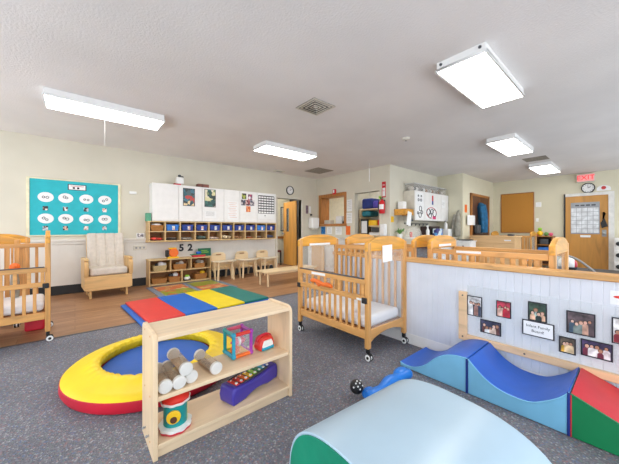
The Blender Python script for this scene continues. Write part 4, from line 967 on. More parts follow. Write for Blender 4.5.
# ------------------------------------------------------------------ toddler chairs with trays and bench
def toddler_chair(label, loc):
    t = thing('toddler_chair', label, 'toddler chair', loc, 0, 'toddler chairs with trays along the wall')
    for sx in (-1, 1):
        x = sx * 0.19
        prof = [(-0.02, 0), (0.03, 0), (0.06, 0.16), (0.12, 0.22), (0.20, 0.22), (0.27, 0.16), (0.31, 0), (0.36, 0), (0.32, 0.40), (0.02, 0.40)]
        MB().prism(prof, 'x', x - 0.012, x + 0.012).build('side_panel', 'pale', t, bev=0.004)
        MB().bar((x * 0.95, -0.13, 0.0), (x * 0.8, -0.10, 0.40), 0.035, 0.035).build('tray_leg', 'pale', t, bev=0.006)
    MB().b(-0.18, 0.18, 0.05, 0.30, 0.22, 0.24).build('seat', 'palex', t, bev=0.005)
    MB().prism([(-0.17, 0.24), (0.17, 0.24), (0.17, 0.52), (0.13, 0.57), (0.05, 0.585), (-0.05, 0.585), (-0.13, 0.57), (-0.17, 0.52)], 'y', 0.29, 0.31).build('backrest', 'palex', t, bev=0.006)
    MB().b(-0.06, 0.06, 0.284, 0.316, 0.52, 0.545).build('hand_slot', 'backing', t, bev=0.004)
    pts = [(-0.275, 0.02), (0.275, 0.02)] + [(0.275 * math.cos(a), -0.20 * math.sin(a) - 0.02) for a in [PI * i / 16 for i in range(17)]]
    MB().prism(pts, 'z', 0.405, 0.428).build('tray', plain('tray_laminate', (226, 212, 186), 0.4) if 'tray_laminate' not in bpy.data.materials else bpy.data.materials['tray_laminate'], t, bev=0.006)
    MB().b(-0.19, 0.19, -0.005, 0.008, 0.33, 0.40).build('tray_apron', 'palex', t, bev=0.003)
    return t
tc = toddler_chair('pale wood toddler chair with tray next to the low toy shelf', (2.52, 5.92, 0))
dup(tc, (3.10, 5.92, 0), 0, 'pale wood toddler chair with tray in the middle of the three')
dup(tc, (3.67, 5.92, 0), 0, 'pale wood toddler chair with tray nearest the open door')
bn = thing('toddler_bench', 'low pale wooden bench in front of the toddler chairs', 'bench', (2.78, 4.56, 0), math.radians(2))
MB().b(0, 1.35, 0, 0.40, 0.265, 0.29).build('top', 'palex', bn, bev=0.008)
for x in (0.08, 1.27):
    for y in (0.06, 0.34): MB().cyl((x, y, 0), (x, y, 0.265), 0.018, 0.024, 14).build('leg', 'pale', bn)
MB().b(0.08, 1.27, 0.05, 0.07, 0.225, 0.265).b(0.08, 1.27, 0.33, 0.35, 0.225, 0.265).build('apron', 'palex', bn, bev=0.003)

# ------------------------------------------------------------------ wall devices
def clock(label, loc, axis, r):
    t = thing('wall_clock', label, 'clock', loc, 0 if axis == 'v' else -PI / 2)
    m = MB(); m.lathe([(r * 0.86, 0.0), (r, 0.0), (r, 0.03), (r * 0.93, 0.04), (r * 0.86, 0.03), (r * 0.86, 0.0)], seg=40, cap=False)
    o = m.build('rim', 'black', t); o.rotation_euler = (PI / 2, 0, 0)
    o = MB().cyl((0, 0, 0.0), (0, 0, 0.018), r * 0.88, seg=40).build('dial', 'paper', t); o.rotation_euler = (PI / 2, 0, 0)
    m = MB()
    for i in range(12):
        a = PI * i / 6; m.rb((r * 0.7 * math.sin(a), -0.0205, r * 0.7 * math.cos(a)), (0.008, 0.004, 0.02), Matrix.Rotation(a, 3, 'Y'))
    m.build('hour_marks', 'ink', t)
    MB().rb((r * 0.2, -0.022, r * 0.12), (0.010, 0.004, r * 0.45), Matrix.Rotation(math.radians(60), 3, 'Y')).rb((-r * 0.02, -0.0235, r * 0.28), (0.007, 0.003, r * 0.6), Matrix.Rotation(math.radians(-4), 3, 'Y')).build('hands', 'ink', t)
    return t
clock('round black rimmed clock on the left wall above the open door', (4.64, WV, 2.21), 'v', 0.125)
clock('round black rimmed clock on the far right wall below the EXIT sign', (WE, 0.85, 2.23), 'u', 0.135)
th = thing('notice_pair', 'dark and white notice cards on the wall right of the open door', 'notice', (5.30, WV - 0.004, 1.72))
MB().b(-0.07, 0.02, -0.004, 0.003, -0.14, 0.10).build('dark_card', plain('card_dark', (110, 90, 100), 0.7, 0.4, 30), th); MB().b(0.05, 0.12, -0.004, 0.003, -0.12, 0.08).build('white_card', 'paper', th)
dp = thing('towel_dispenser', 'white paper towel dispenser on the wall in the back corner', 'dispenser', (5.46, WV, 1.10))
MB().b(-0.14, 0.14, -0.20, 0, 0.05, 0.36).build('body', 'whitep', dp, bev=0.03); MB().b(-0.10, 0.10, -0.19, -0.02, 0.0, 0.06).build('outlet', 'offwhite', dp, bev=0.01); MB().b(-0.06, -0.02, -0.05, 0, 0.42, 0.47).build('bracket', 'black', dp)
al = thing('fire_alarm', 'red fire alarm above the pass-through window', 'alarm', (WA, 5.58, 2.18))
MB().b(-0.05, 0, -0.055, 0.055, -0.075, 0.075).build('body', 'extred', al, bev=0.008); MB().b(-0.065, -0.04, -0.02, 0.02, -0.03, 0.055).build('strobe', 'whitep', al, bev=0.004)
fe = thing('fire_extinguisher', 'red fire extinguisher hung on the wall right of the closet', 'fire extinguisher', (WA - 0.085, 3.93, 1.49)); fe.scale = (1, 1, 0.72)
MB().lathe([(0, 0), (0.06, 0.0), (0.068, 0.02), (0.068, 0.36), (0.05, 0.42), (0.022, 0.44), (0.022, 0.47), (0, 0.47)], seg=24).build('cylinder', 'extred', fe)
MB().b(-0.06, 0.03, -0.015, 0.015, 0.47, 0.495).b(-0.07, 0.02, -0.015, 0.015, 0.515, 0.53).build('valve_lever', 'black', fe, bev=0.003)
MB().tube([(-0.02, 0.02, 0.48), (-0.02, 0.07, 0.45), (-0.03, 0.085, 0.3), (-0.03, 0.08, 0.12)], 0.012).build('hose', 'black', fe)
MB().prism([(0.0695 * math.cos(a), 0.0695 * math.sin(a)) for a in [PI * 0.62 + PI * 0.76 * i / 10 for i in range(11)]] + [(0, 0)], 'z', 0.14, 0.30).build('label_band', 'paper', fe)
MB().b(-0.03, 0.02, 0.03, 0.075, 0.50, 0.58).build('tag', 'lime', fe); MB().b(0.06, 0.086, -0.03, 0.03, 0.30, 0.46).build('bracket', 'dgrey', fe)
es = thing('extinguisher_sign', 'vertical red and white extinguisher sign high on the wall right of the closet', 'sign', (WA - 0.002, 3.935, 2.07))
MB().b(-0.002, 0.002, -0.055, 0.055, -0.19, 0.19).build('plate', 'extred', es); MB().b(-0.004, -0.002, -0.04, 0.04, -0.16, 0.04).build('white_panel', 'paper', es)
text('FIRE', 'lettering', 'paper', es, (-0.0035, 0, 0.11), RU, 0.042); text('EXT.', 'lettering', 'extred', es, (-0.0055, 0, -0.03), RU, 0.036)
for nme, lab, y0, y1, z0_, z1_, c in (('blue_notice', 'blue printed notice on the wall under the pass-through sill', 5.98, 6.16, 0.97, 1.19, plain('blue_print', (40, 110, 170), 0.6, 0.3, 20)),
        ('white_notice', 'white notice beside the blue one under the pass-through sill', 5.70, 5.90, 0.98, 1.18, 'paper'), ('white_notice', 'white notice with black dots under the pass-through sill', 5.32, 5.56, 0.96, 1.18, 'paper'),
        ('orange_notice', 'orange notice on the wall left of the closet', 5.00, 5.16, 0.96, 1.20, 'orange'), ('white_notice', 'upper white sheet on the wall between window and closet', 4.94, 5.12, 1.60, 1.92, 'paper'),
        ('white_notice', 'lower white sheet on the wall between window and closet', 4.94, 5.14, 1.28, 1.56, 'paper')):
    o = MB().b(-0.002, 0.001, -(y1 - y0) / 2, (y1 - y0) / 2, -(z1_ - z0_) / 2, (z1_ - z0_) / 2).build(nme, c, smooth=False); o.location = (WA - 0.001, (y0 + y1) / 2, (z0_ + z1_) / 2); tag(o, lab, 'notice')
    if c == 'paper':
        m = MB(); w_ = (y1 - y0) / 2
        for q in range(5): m.b(-0.0032, -0.002, -w_ * 0.75, w_ * (0.7 - 0.2 * (q % 2)), (z1_ - z0_) * (0.34 - 0.16 * q), (z1_ - z0_) * (0.34 - 0.16 * q) + 0.008)
        m.build('text_lines', 'grey', o)
# low white cabinet and tan board below the pass-through
lc = thing('white_base_cabinet', 'white base cabinet under the pass-through seen through the front crib', 'cabinet', (5.16, 5.10, 0))
MB().b(0, 0.50, 0, 1.05, 0.0, 0.84).build('body', 'white', lc, bev=0.004); MB().b(-0.02, 0.51, -0.02, 1.07, 0.84, 0.875).build('worktop', 'whitep', lc, bev=0.005)
MB().b(-0.018, 0.0, 0.01, 0.51, 0.10, 0.82).build('door', 'whitebase', lc, bev=0.003); MB().b(-0.018, 0.0, 0.53, 1.04, 0.10, 0.82).build('door', 'whitebase', lc, bev=0.003)
slab('tan_board', 'tan board leaning on the white cabinet behind the front crib', 4.98, 5.10, 5.40, 5.80, 0.0, 0.66, 'tan', 'board', 0.004)
slab('waste_bin', 'small dark bin on the floor in the back corner', 5.30, 5.50, 6.17, 6.32, 0, 0.42, 'dgrey', 'bin', 0.02)

# ------------------------------------------------------------------ kitchen
uc = thing('kitchen_cabinet', 'white wall cabinet with drawings and clear tubs on top in the kitchen nook', 'cabinet', (6.25, 3.45, 1.33))
MB().b(0, 1.83, 0.02, 0.315, 0, 0.73).build('body', 'offwhite', uc, bev=0.004)
for i in range(4): MB().b(0.458 * i + 0.004, 0.458 * (i + 1) - 0.004, 0, 0.019, 0.004, 0.726).build('door', 'white', uc, bev=0.003)
for i, (w, lab) in enumerate(((0.36, 'clear plastic tub at the left end on top of the kitchen cabinet'), (0.40, 'clear plastic tub second from left on the kitchen cabinet'), (0.34, 'clear plastic tub third from left on the kitchen cabinet'), (0.40, 'clear plastic tub at the right end on top of the kitchen cabinet'))):
    t = thing('storage_tub', lab, 'tub', (6.46 + 0.45 * i, 3.61, 2.061), 0, 'clear tubs on the kitchen cabinet')
    MB().prism([(-w / 2 * 0.9, 0), (w / 2 * 0.9, 0), (w / 2, 0.17), (-w / 2, 0.17)], 'y', -0.13, 0.13).build('tub', 'tub', t, bev=0.01)
    MB().b(-w / 2 - 0.01, w / 2 + 0.01, -0.14, 0.14, 0.171, 0.19).build('lid', plain('tub_lid', (206, 206, 204), 0.4) if i == 0 else bpy.data.materials['tub_lid'], t, bev=0.005)
    for q in range(3): MB().ball((-w * 0.28 + w * 0.28 * q, 0.0, 0.065), 0.055, (1, 1.4, 0.9 + 0.2 * (q % 2)), 12, 8).build('contents', ('cushion', 'dgrey', 'whitep', 'backing', 'greycoat')[(i + q) % 5], t)
def sheet_v(name, lab, u0, u1, z0_, z1_, yv, mat='paper', cat='paper'):
    o = MB().b(-(u1 - u0) / 2, (u1 - u0) / 2, -0.002, 0.001, -(z1_ - z0_) / 2, (z1_ - z0_) / 2).build(name, mat, smooth=False); o.location = ((u0 + u1) / 2, yv, (z0_ + z1_) / 2); return tag(o, lab, cat)
o = sheet_v('drawing_sheet', 'white sheet of black circle drawings on the left kitchen cabinet door', 6.30, 6.66, 1.37, 2.02, 3.449)
for cx, cz, r in ((-0.08, 0.24, .02), (0.06, 0.24, .02), (-0.07, 0.14, .03), (0.05, 0.14, .03), (0.02, -0.07, .06), (0.0, -0.23, .06), (0.09, -0.16, .04), (-0.1, -0.18, .03)):
    MB().tube([(cx + r * math.cos(a), -0.004, cz + r * math.sin(a)) for a in [2 * PI * q / 16 for q in range(17)]], 0.009, 6).build('drawn_circle', 'dgrey', o)
o = sheet_v('drawing_sheet', 'drawing with black loops and a pink patch on the middle kitchen cabinet doors', 6.78, 7.36, 1.37, 1.70, 3.448)
for cx, cz, r in ((-0.17, 0.02, .09), (0.02, 0.04, .07), (0.16, -0.0, .10), (-0.08, -0.07, .07)):
    MB().tube([(cx + r * math.cos(a), -0.004, cz + r * 0.9 * math.sin(a)) for a in [2 * PI * q / 16 for q in range(17)]], 0.010, 6).build('drawn_loop', 'ink', o)
MB().tube([(0.26 * math.cos(a), -0.005, 0.14 * math.sin(a)) for a in [2 * PI * q / 20 for q in range(16)]], 0.009, 6).build('drawn_ring', 'redink', o)
MB().b(0.06, 0.24, -0.005, -0.002, -0.16, -0.08).build('pink_patch', plain('hot_pink', (220, 60, 120), 0.7), o)
o = sheet_v('bookmark', 'narrow white card with a red and blue stripe on the kitchen cabinet', 7.05, 7.22, 1.74, 2.0, 3.449); MB().b(-0.04, 0.04, -0.004, -0.002, -0.02, 0.12).build('red_stripe', 'redink', o); MB().b(-0.04, 0.04, -0.004, -0.002, -0.12, -0.02).build('blue_stripe', 'seam', o)
o = sheet_v('note_card', 'small grey lined note on the right kitchen cabinet door', 7.66, 7.86, 1.70, 1.92, 3.449); MB().b(-0.07, 0.07, -0.004, -0.002, 0.02, 0.03).b(-0.07, 0.05, -0.004, -0.002, -0.03, -0.02).build('text_line', 'grey', o)
kb = thing('kitchen_counter', 'off-white kitchen base units with worktop along the nook wall', 'counter', (5.82, 3.20, 0))
MB().b(0, 2.2, 0.02, 0.55, 0.1, 0.86).build('body', 'offwhite', kb, bev=0.004); MB().b(0, 2.2, 0.06, 0.55, 0, 0.1).build('toe_kick', 'dgrey', kb); MB().b(-0.02, 2.22, -0.02, 0.56, 0.86, 0.90).build('worktop', 'offwhite', kb, bev=0.005)
for i in range(4): MB().b(0.55 * i + 0.01, 0.55 * i + 0.54, 0, 0.019, 0.12, 0.84).build('door', 'white', kb, bev=0.003)
sp = thing('spice_rack', 'orange wood wall rack with hanging tools left of the kitchen cabinet', 'rack', (5.86, 3.47, 1.47))
MB().b(0, 0.36, 0.0, 0.30, 0.10, 0.125).b(0, 0.36, 0.0, 0.02, 0.0, 0.125).b(0, 0.02, 0, 0.30, -0.02, 0.125).b(0.34, 0.36, 0, 0.30, -0.02, 0.125).build('board', 'arch', sp, bev=0.005)
for i, c in enumerate(('dgrey', 'grey', 'dgrey')): MB().tube([(0.20 + 0.06 * i, 0.03, 0.02), (0.20 + 0.06 * i, 0.02, -0.08), (0.21 + 0.06 * i, 0.02, -0.16)], [0.01, 0.008, 0.03], 8).build('hanging_tool', c, sp)
o = sheet_v('clipboard_sheet', 'tilted white sheet clipped to the orange wall rack', 5.92, 6.10, 1.20, 1.53, 3.465); o.rotation_euler = (0, math.radians(12), 0)
slab('soap_box', 'white and grey box standing on the orange wall rack', 5.93, 6.09, 3.58, 3.72, 1.596, 1.78, 'whitep', 'box', 0.01)
gbw = thing('glass_bowl', 'large upturned clear bowl on the kitchen counter', 'bowl', (6.12, 3.42, 0.90)); gbw.scale = (1.15, 1.15, 1.25)
MB().lathe([(0.17, 0), (0.175, 0.05), (0.15, 0.14), (0.09, 0.20), (0.0, 0.215)], seg=28).build('dome', 'tub', gbw); MB().lathe([(0.0, 0), (0.185, 0), (0.185, 0.018), (0.0, 0.018)], seg=28).build('base', 'whitep', gbw); MB().b(-0.15, -0.10, -0.04, 0.0, 0.02, 0.12).build('red_cup', 'redp', gbw, bev=0.01)
pl = thing('potted_plant', 'small green plant at the left end of the kitchen counter', 'plant', (5.90, 3.64, 0.90))
MB().lathe([(0, 0), (0.05, 0), (0.065, 0.10), (0, 0.10)], seg=18).build('pot', 'whitep', pl)
m = MB(); rr = random.Random(4)
for i in range(16):
    a = rr.uniform(0, 2 * PI); e = rr.uniform(0.05, 0.14); m.tube([(0, 0, 0.09), (e * 0.5 * math.cos(a), e * 0.5 * math.sin(a), 0.18), (e * math.cos(a), e * math.sin(a), 0.17 + rr.uniform(-.04, .08))], [0.003, 0.022, 0.004], 6)
m.build('leaves', 'greenleaf', pl)
mw = thing('microwave', 'dark microwave on the kitchen counter below the wall cabinet', 'microwave', (7.05, 3.46, 0.90))
MB().b(0, 0.52, 0, 0.28, 0, 0.29).build('body', plain('maroon_black', (56, 34, 34), 0.4), mw, bev=0.008); MB().b(0.02, 0.38, -0.012, 0.0, 0.03, 0.26).build('door', 'black', mw, bev=0.005); MB().b(0.41, 0.50, -0.008, 0, 0.03, 0.26).build('panel', 'dgrey', mw)
slab('paper_pack', 'blue and white package in front of the microwave', 6.98, 7.30, 3.25, 3.38, 0.90, 1.13, picture('package_print', [(40, 110, 190), (214, 232, 244), (90, 160, 220), (60, 60, 130), (230, 240, 246)], 14, 1.0), 'package', 0.02)
bt_ = thing('spray_bottle', 'tall white bottle on the kitchen counter left of the microwave', 'bottle', (6.78, 3.40, 0.90)); MB().lathe([(0, 0), (0.04, 0), (0.042, 0.18), (0.02, 0.23), (0.016, 0.27), (0, 0.27)], seg=18).build('body', 'whitep', bt_); MB().b(-0.05, 0.02, -0.015, 0.015, 0.27, 0.31).build('trigger', 'whitep', bt_, bev=0.004)
slab('counter_box', 'square white box at the right end of the kitchen counter', 7.72, 7.98, 3.30, 3.55, 0.90, 1.12, 'whitep', 'box', 0.01)
bt2 = thing('lotion_bottle', 'white pump bottle on the square white box', 'bottle', (7.84, 3.42, 1.12)); MB().lathe([(0, 0), (0.045, 0), (0.045, 0.14), (0.018, 0.17), (0.015, 0.21), (0, 0.21)], seg=18).build('body', 'whitep', bt2); MB().b(-0.05, 0.015, -0.012, 0.012, 0.205, 0.225).build('pump', 'dgrey', bt2)
ur = thing('utensil_rail', 'thin wooden rail of hooks under the kitchen cabinet', 'rail', (6.3, 3.74, 1.26)); MB().b(0, 1.2, 0, 0.03, -0.02, 0.02).build('rail', 'greycoat', ur); 
for i in range(6): MB().cyl((0.1 + 0.2 * i, -0.01, 0.0), (0.1 + 0.2 * i, 0.0, -0.06), 0.02, 0.008, 10).build('hook', 'dgrey', ur)
sheet_v('switch_plate', 'white switch plate low on the wall right of the fire extinguisher', 5.72, 5.84, 1.28, 1.42, WB - 0.002, 'yellowp', 'switch')
slab('wall_dispenser', 'white dispenser on the wall below the fire extinguisher', WA - 0.11, WA, 3.84, 3.98, 0.96, 1.24, 'whitep', 'dispenser', 0.02)

# nook: hanging grey coat, drawers, paper notes
gc = thing('grey_coat', 'grey coat hanging in the nook right of the kitchen counter', 'coat', (WC - 0.02, 3.17, 0.92)); gc.scale = (1.15, 1.25, 1.0)
MB().tube([(-0.07, 0, 0.0), (-0.075, 0, 0.2), (-0.07, 0, 0.45), (-0.05, 0, 0.62), (-0.03, 0, 0.70)], [0.06, 0.065, 0.06, 0.045, 0.015], 14).build('body', 'greycoat', gc)
MB().tube([(-0.08, 0.05, 0.6), (-0.10, 0.09, 0.35), (-0.10, 0.09, 0.1)], [0.03, 0.032, 0.026], 10).build('sleeve', 'greycoat', gc); MB().cyl((-0.03, 0, 0.70), (0.02, 0, 0.72), 0.008).build('hook', 'grey', gc)
dw = thing('drawer_cabinet', 'small off-white drawer cabinet with black knob at the end of the nook', 'cabinet', (7.60, 2.70, 0))
MB().b(0, 0.35, 0, 0.34, 0, 0.80).build('body', 'white', dw, bev=0.006); MB().b(-0.02, 0.37, -0.02, 0.36, 0.80, 0.82).build('top', 'white', dw, bev=0.004)
for z in (0.56, 0.32, 0.08):
    d = MB().b(-0.014, 0, 0.02, 0.32, z, z + 0.22).build('drawer', 'whitebase', dw, bev=0.004); MB().ball((-0.03, 0.17, z + 0.12), 0.018).build('knob', 'black', d)
slab('black_tray', 'dark tray on the small drawer cabinet', 7.64, 7.92, 2.74, 3.0, 0.821, 0.85, 'dgrey', 'tray', 0.01)
sheet_v('white_notice', 'white sheet hung over the left edge of the dark brown door', 8.30, 8.86, 1.23, 1.51, WD - 0.048)
sheet_v('orange_notice', 'orange card above the white sheet left of the brown door', 8.24, 8.40, 1.58, 1.80, WD - 0.003, 'orange', 'notice')
co = thing('blue_coat', 'blue coat hanging on the dark brown door', 'coat', (9.20, WD - 0.05, 1.02))
MB().tube([(0.04, -0.08, 0.0), (0.03, -0.09, 0.25), (0.0, -0.08, 0.55), (-0.03, -0.06, 0.78), (-0.03, -0.02, 0.88)], [0.12, 0.125, 0.13, 0.125, 0.03], 16).build('body', 'coat', co)
MB().tube([(-0.12, -0.07, 0.76), (-0.15, -0.12, 0.4), (-0.13, -0.12, 0.1)], [0.05, 0.05, 0.04], 10).build('sleeve', 'coat', co); MB().tube([(0.08, -0.08, 0.74), (0.13, -0.14, 0.4), (0.13, -0.14, 0.12)], [0.05, 0.05, 0.04], 10).build('sleeve', 'coat', co)
bgx = thing('hanging_bag', 'dark bag hanging low beside the blue coat', 'bag', (8.86, WD - 0.05, 0.98)); MB().b(-0.10, 0.12, -0.12, 0, 0.0, 0.26).build('body', 'dgrey', bgx, bev=0.03); MB().tube([(-0.07, -0.06, 0.25), (0.0, -0.05, 0.48), (0.09, -0.06, 0.25)], 0.012).build('strap', 'black', bgx)

# ------------------------------------------------------------------ far right area
tcb = thing('changing_cabinet', 'long tan wooden changing cabinet below the cork board', 'cabinet', (8.2, 1.92, 0))
MB().b(0, 0.55, 0, 1.0, 0.0, 0.91).build('body', 'tan', tcb, bev=0.004); MB().b(-0.012, 0.0, 0.0, 1.0, 0.76, 0.91).build('top_panel', 'tan', tcb, bev=0.004)
MB().b(-0.012, 0.0, 0.005, 0.42, 0.08, 0.745).build('door', 'tan', tcb, bev=0.005); MB().b(-0.012, 0.0, 0.43, 0.995, 0.08, 0.745).build('door', 'tan', tcb, bev=0.005)
MB().b(-0.03, 0.57, -0.02, 1.02, 0.91, 0.94).build('top', 'tan', tcb, bev=0.006); MB().b(-0.015, -0.011, 0.08, 0.22, 0.82, 0.85).build('white_label', 'paper', tcb)
slab('wipes_pack', 'small white and dark pack on the tan changing cabinet', 8.45, 8.6, 2.02, 2.14, 0.941, 0.99, 'dgrey', 'pack', 0.01)
cbk = thing('cork_board', 'large brown cork board with pale frame on the far wall', 'cork board', (WE, 2.43, 1.62))
MB().b(-0.015, 0, -0.41, 0.41, -0.60, 0.60).build('cork_sheet', 'cork', cbk, smooth=False); MB().b(-0.022, 0, -0.43, -0.405, -0.62, 0.62).b(-0.022, 0, 0.405, 0.43, -0.62, 0.62).b(-0.022, 0, -0.405, 0.405, 0.60, 0.62).b(-0.022, 0, -0.405, 0.405, -0.62, -0.60).build('frame', 'oaktrim', cbk, bev=0.003)
for lab, y, z, h, w in (('white thermostat on the far wall between cork board and door', 1.90, 1.85, 0.14, 0.13), ('small white light switch below the thermostat', 1.93, 1.39, 0.10, 0.06)):
    slab('wall_switch', lab, WE - 0.02, WE, y - w / 2, y + w / 2, z - h / 2, z + h / 2, 'whitep', 'switch', 0.005)
ts_ = thing('toy_rack', 'brown wooden toy rack with bright toys between cork board and oak door', 'shelf', (10.1, 1.50, 0))
MB().b(0, 0.35, 0, 0.025, 0, 0.92).build('side_panel', 'oaktrim', ts_); MB().b(0, 0.35, 0.385, 0.41, 0, 0.92).build('side_panel', 'oaktrim', ts_)
for z in (0.10, 0.40, 0.66, 0.90): MB().b(0, 0.35, 0.025, 0.385, z, z + 0.02).build('shelf', 'oaktrim', ts_)
MB().b(0.34, 0.35, 0.025, 0.385, 0.1, 0.9).build('back_panel', 'doordark', ts_)
for i, (y, z, r, c, nme, lab) in enumerate(((1.80, 0.92, 0.075, 'yellowp', 'toy_ball', 'yellow ball on top of the brown toy rack'), (1.86, 0.92, 0.045, 'pink', 'toy_ball', 'small pink ball at the left end of the toy rack top'), (1.66, 0.92, 0.055, 'greenleaf', 'toy_ball', 'green ball in the middle of the toy rack top'), (1.56, 0.92, 0.05, 'pink', 'toy_ball', 'rose ball at the right end of the toy rack top'))):
    o = MB().ball((0, 0, r), r).build(nme, c); o.location = (10.22, y, z); tag(o, lab, 'ball')
o = MB().ball((0, 0, 0.05), 0.05).build('toy_ball', 'lime'); o.location = (10.22, 1.80, 1.062); tag(o, 'yellow-green ball stacked on the yellow ball of the toy rack', 'ball')
slab('toy_box', 'dark toy box on the upper level of the brown toy rack', 10.11, 10.3, 1.60, 1.80, 0.681, 0.84, 'dgrey', 'box', 0.03)
slab('toy_box', 'blue toy box on the middle level of the brown toy rack', 10.11, 10.3, 1.56, 1.84, 0.421, 0.60, 'binlight', 'box', 0.03)
# door calendar, mask, signs
dc = thing('door_schedule', 'large white schedule grid taped on the far oak door', 'chart', (WE - 0.033, 0.91, 1.415))
MB().b(-0.002, 0.0, -0.28, 0.28, -0.43, 0.43).build('sheet', plain('grey_paper', (150, 154, 160), 0.35), dc, smooth=False)
for cx in range(5):
    for cz in range(6): MB().b(-0.003, -0.002, 0.27 - 0.108 * cx - 0.098, 0.27 - 0.108 * cx, 0.28 - 0.115 * cz - 0.104, 0.28 - 0.115 * cz).build('cell', plain('cell_paper', (214, 217, 221), 0.4, 0.10, 9) if (cx, cz) == (0, 0) else bpy.data.materials['cell_paper'], dc, smooth=False)
m = MB()
for cx in range(4): m.b(-0.003, -0.002, 0.16 - 0.105 * cx - 0.05, 0.16 - 0.105 * cx + 0.03, 0.33, 0.37)
m.build('heading', 'dgrey', dc)
ds = MB().b(-0.002, 0, -0.10, 0.10, -0.03, 0.03).build('door_notice', 'paper', smooth=False); ds.location = (WE - 0.033, 0.90, 0.925); tag(ds, 'small white strip below the schedule on the oak door', 'notice')
hm = thing('black_bag', 'small black bag hanging on the right of the oak door', 'bag', (WE - 0.05, 0.555, 1.16)); MB().prism([(-0.07, 0.04), (0.04, -0.02), (0.06, 0.12), (0.0, 0.24), (-0.02, 0.38), (0.0, 0.40), (0.01, 0.38), (-0.01, 0.25)], 'x', -0.02, 0.01).build('body', 'black', hm, bev=0.008)
ex_ = thing('exit_sign', 'lit red EXIT sign above the far oak door', 'sign', (WE, 0.89, 2.50)); MB().b(-0.10, 0, -0.18, 0.18, -0.11, 0.11).build('box', 'offwhite', ex_, bev=0.006); MB().b(-0.104, -0.10, -0.165, 0.165, -0.095, 0.095).build('face', 'exitface', ex_)
text('EXIT', 'lettering', 'exit', ex_, (-0.106, 0, 0), RU, 0.17)
ds = thing('door_sign', 'white arched sign with a red disc right of the far clock', 'sign', (WE - 0.004, 0.56, 2.13)); MB().prism([(-0.13, 0), (0.13, 0)] + [(0.13 * math.cos(PI * i / 14), 0.05 + 0.09 * math.sin(PI * i / 14)) for i in range(15)], 'x', -0.004, 0.0).build('plate', 'paper', ds, smooth=False); MB().cyl((-0.008, 0, 0.075), (-0.003, 0, 0.075), 0.045).build('red_disc', 'redink', ds)
# white drawer cart right of door
wc = thing('drawer_cart', 'white drawer cart with black knobs right of the far oak door', 'drawers', (10.1, -0.10, 0))
MB().b(0, 0.40, 0, 0.46, 0, 0.90).build('body', 'white', wc, bev=0.006)
for z in (0.62, 0.34, 0.06):
    d = MB().b(-0.015, 0, 0.02, 0.44, z, z + 0.25).build('drawer', 'whitebase', wc, bev=0.004); MB().cyl((-0.06, 0.38, z + 0.14), (-0.01, 0.38, z + 0.14), 0.05).b(-0.04, -0.012, 0.20, 0.34, z + 0.12, z + 0.16).build('handle', 'black', d, bev=0.004)
# play table beyond the half wall
pt = thing('play_table', 'dark topped play table behind the right end of the half wall', 'table', (3.9, -0.55, 0))
MB().b(0, 1.0, 0, 1.15, 0.59, 0.63).build('top', 'black', pt, bev=0.006)
for x in (0.05, 0.95):
    for y in (0.05, 1.10): MB().cyl((x, y, 0), (x, y, 0.59), 0.022).build('leg', 'black', pt)
pb = thing('play_ball', 'white, black and red ball on the dark play table', 'ball', (4.33, 0.52, 0.63)); MB().ball((0, 0, 0.085), 0.085).build('ball', 'whitep', pb); MB().ball((0.0, -0.034, 0.086), 0.062, (1, 0.9, 1.02)).build('red_half', 'pitred', pb); MB().lathe([(0.079, 0.03), (0.088, 0.04), (0.089, 0.055), (0.08, 0.06)], seg=28).build('black_band', 'black', pb)
ha = thing('toy_arch', 'grey arched play bar curving over the dark play table', 'toy', (4.06, 0, 0.63)); MB().tube([(0.12, 0.60 - 0.34 * i / 16, 0.005 + 0.19 * math.sin(PI * (0.36 + 0.64 * i / 16)) ) for i in range(17)], 0.011, 10).build('bar', 'grey', ha); MB().b(0.08, 0.16, 0.24, 0.28, 0, 0.02).build('foot', 'grey', ha)
MB().b(0.08, 0.16, 0.58, 0.62, 0, 0.17).build('foot', 'grey', ha)

# ------------------------------------------------------------------ ceiling
def lamp(label, u, v, w=1.20, d=0.46):
    t = thing('ceiling_light', label, 'ceiling light', (u, v, CEIL), 0, 'fluorescent ceiling lights')
    MB().b(-w / 2 + 0.01, w / 2 - 0.01, -d / 2 + 0.01, d / 2 - 0.01, -0.075, 0).build('housing', 'white', t, bev=0.004)
    MB().b(-w / 2, w / 2, -d / 2, -d / 2 + 0.016, -0.088, -0.068).b(-w / 2, w / 2, d / 2 - 0.016, d / 2, -0.088, -0.068).b(-w / 2, -w / 2 + 0.016, -d / 2, d / 2, -0.088, -0.068).b(w / 2 - 0.016, w / 2, -d / 2, d / 2, -0.088, -0.068).build('rim', 'whitep', t, bev=0.004)
    MB().b(-w / 2 + 0.016, w / 2 - 0.016, -d / 2 + 0.016, d / 2 - 0.016, -0.084, -0.0755).build('diffuser', 'diff', t, smooth=False)
    return t
def cord(t, x, y, l):
    MB().cyl((x, y, -0.088 - l), (x, y, -0.06), 0.0016, seg=8).build('hanging_cord', 'whitep', t)
l1 = lamp('fluorescent ceiling light at the upper left over the crib', 0.33, 4.33); 
l2 = lamp('large fluorescent ceiling light at the upper right nearest the half wall', 3.14, 0.995, 1.20, 0.42)
l3 = lamp('fluorescent ceiling light in the middle of the room near the cabinets', 3.10, 4.35)
l4 = lamp('fluorescent ceiling light second along the right-hand row', 5.95, 1.45, 1.25, 0.42)
l5 = lamp('farthest fluorescent ceiling light toward the EXIT sign', 8.80, 1.45, 1.25, 0.42)
cord(l1, -0.05, -0.1, 0.42)
MB().cyl((-0.60, 0.16, -0.03), (-0.588, 0.16, -0.03), 0.012).build('clip', 'dgrey', l2); MB().cyl((-0.60, -0.16, -0.03), (-0.588, -0.16, -0.03), 0.012).build('clip', 'dgrey', l2)
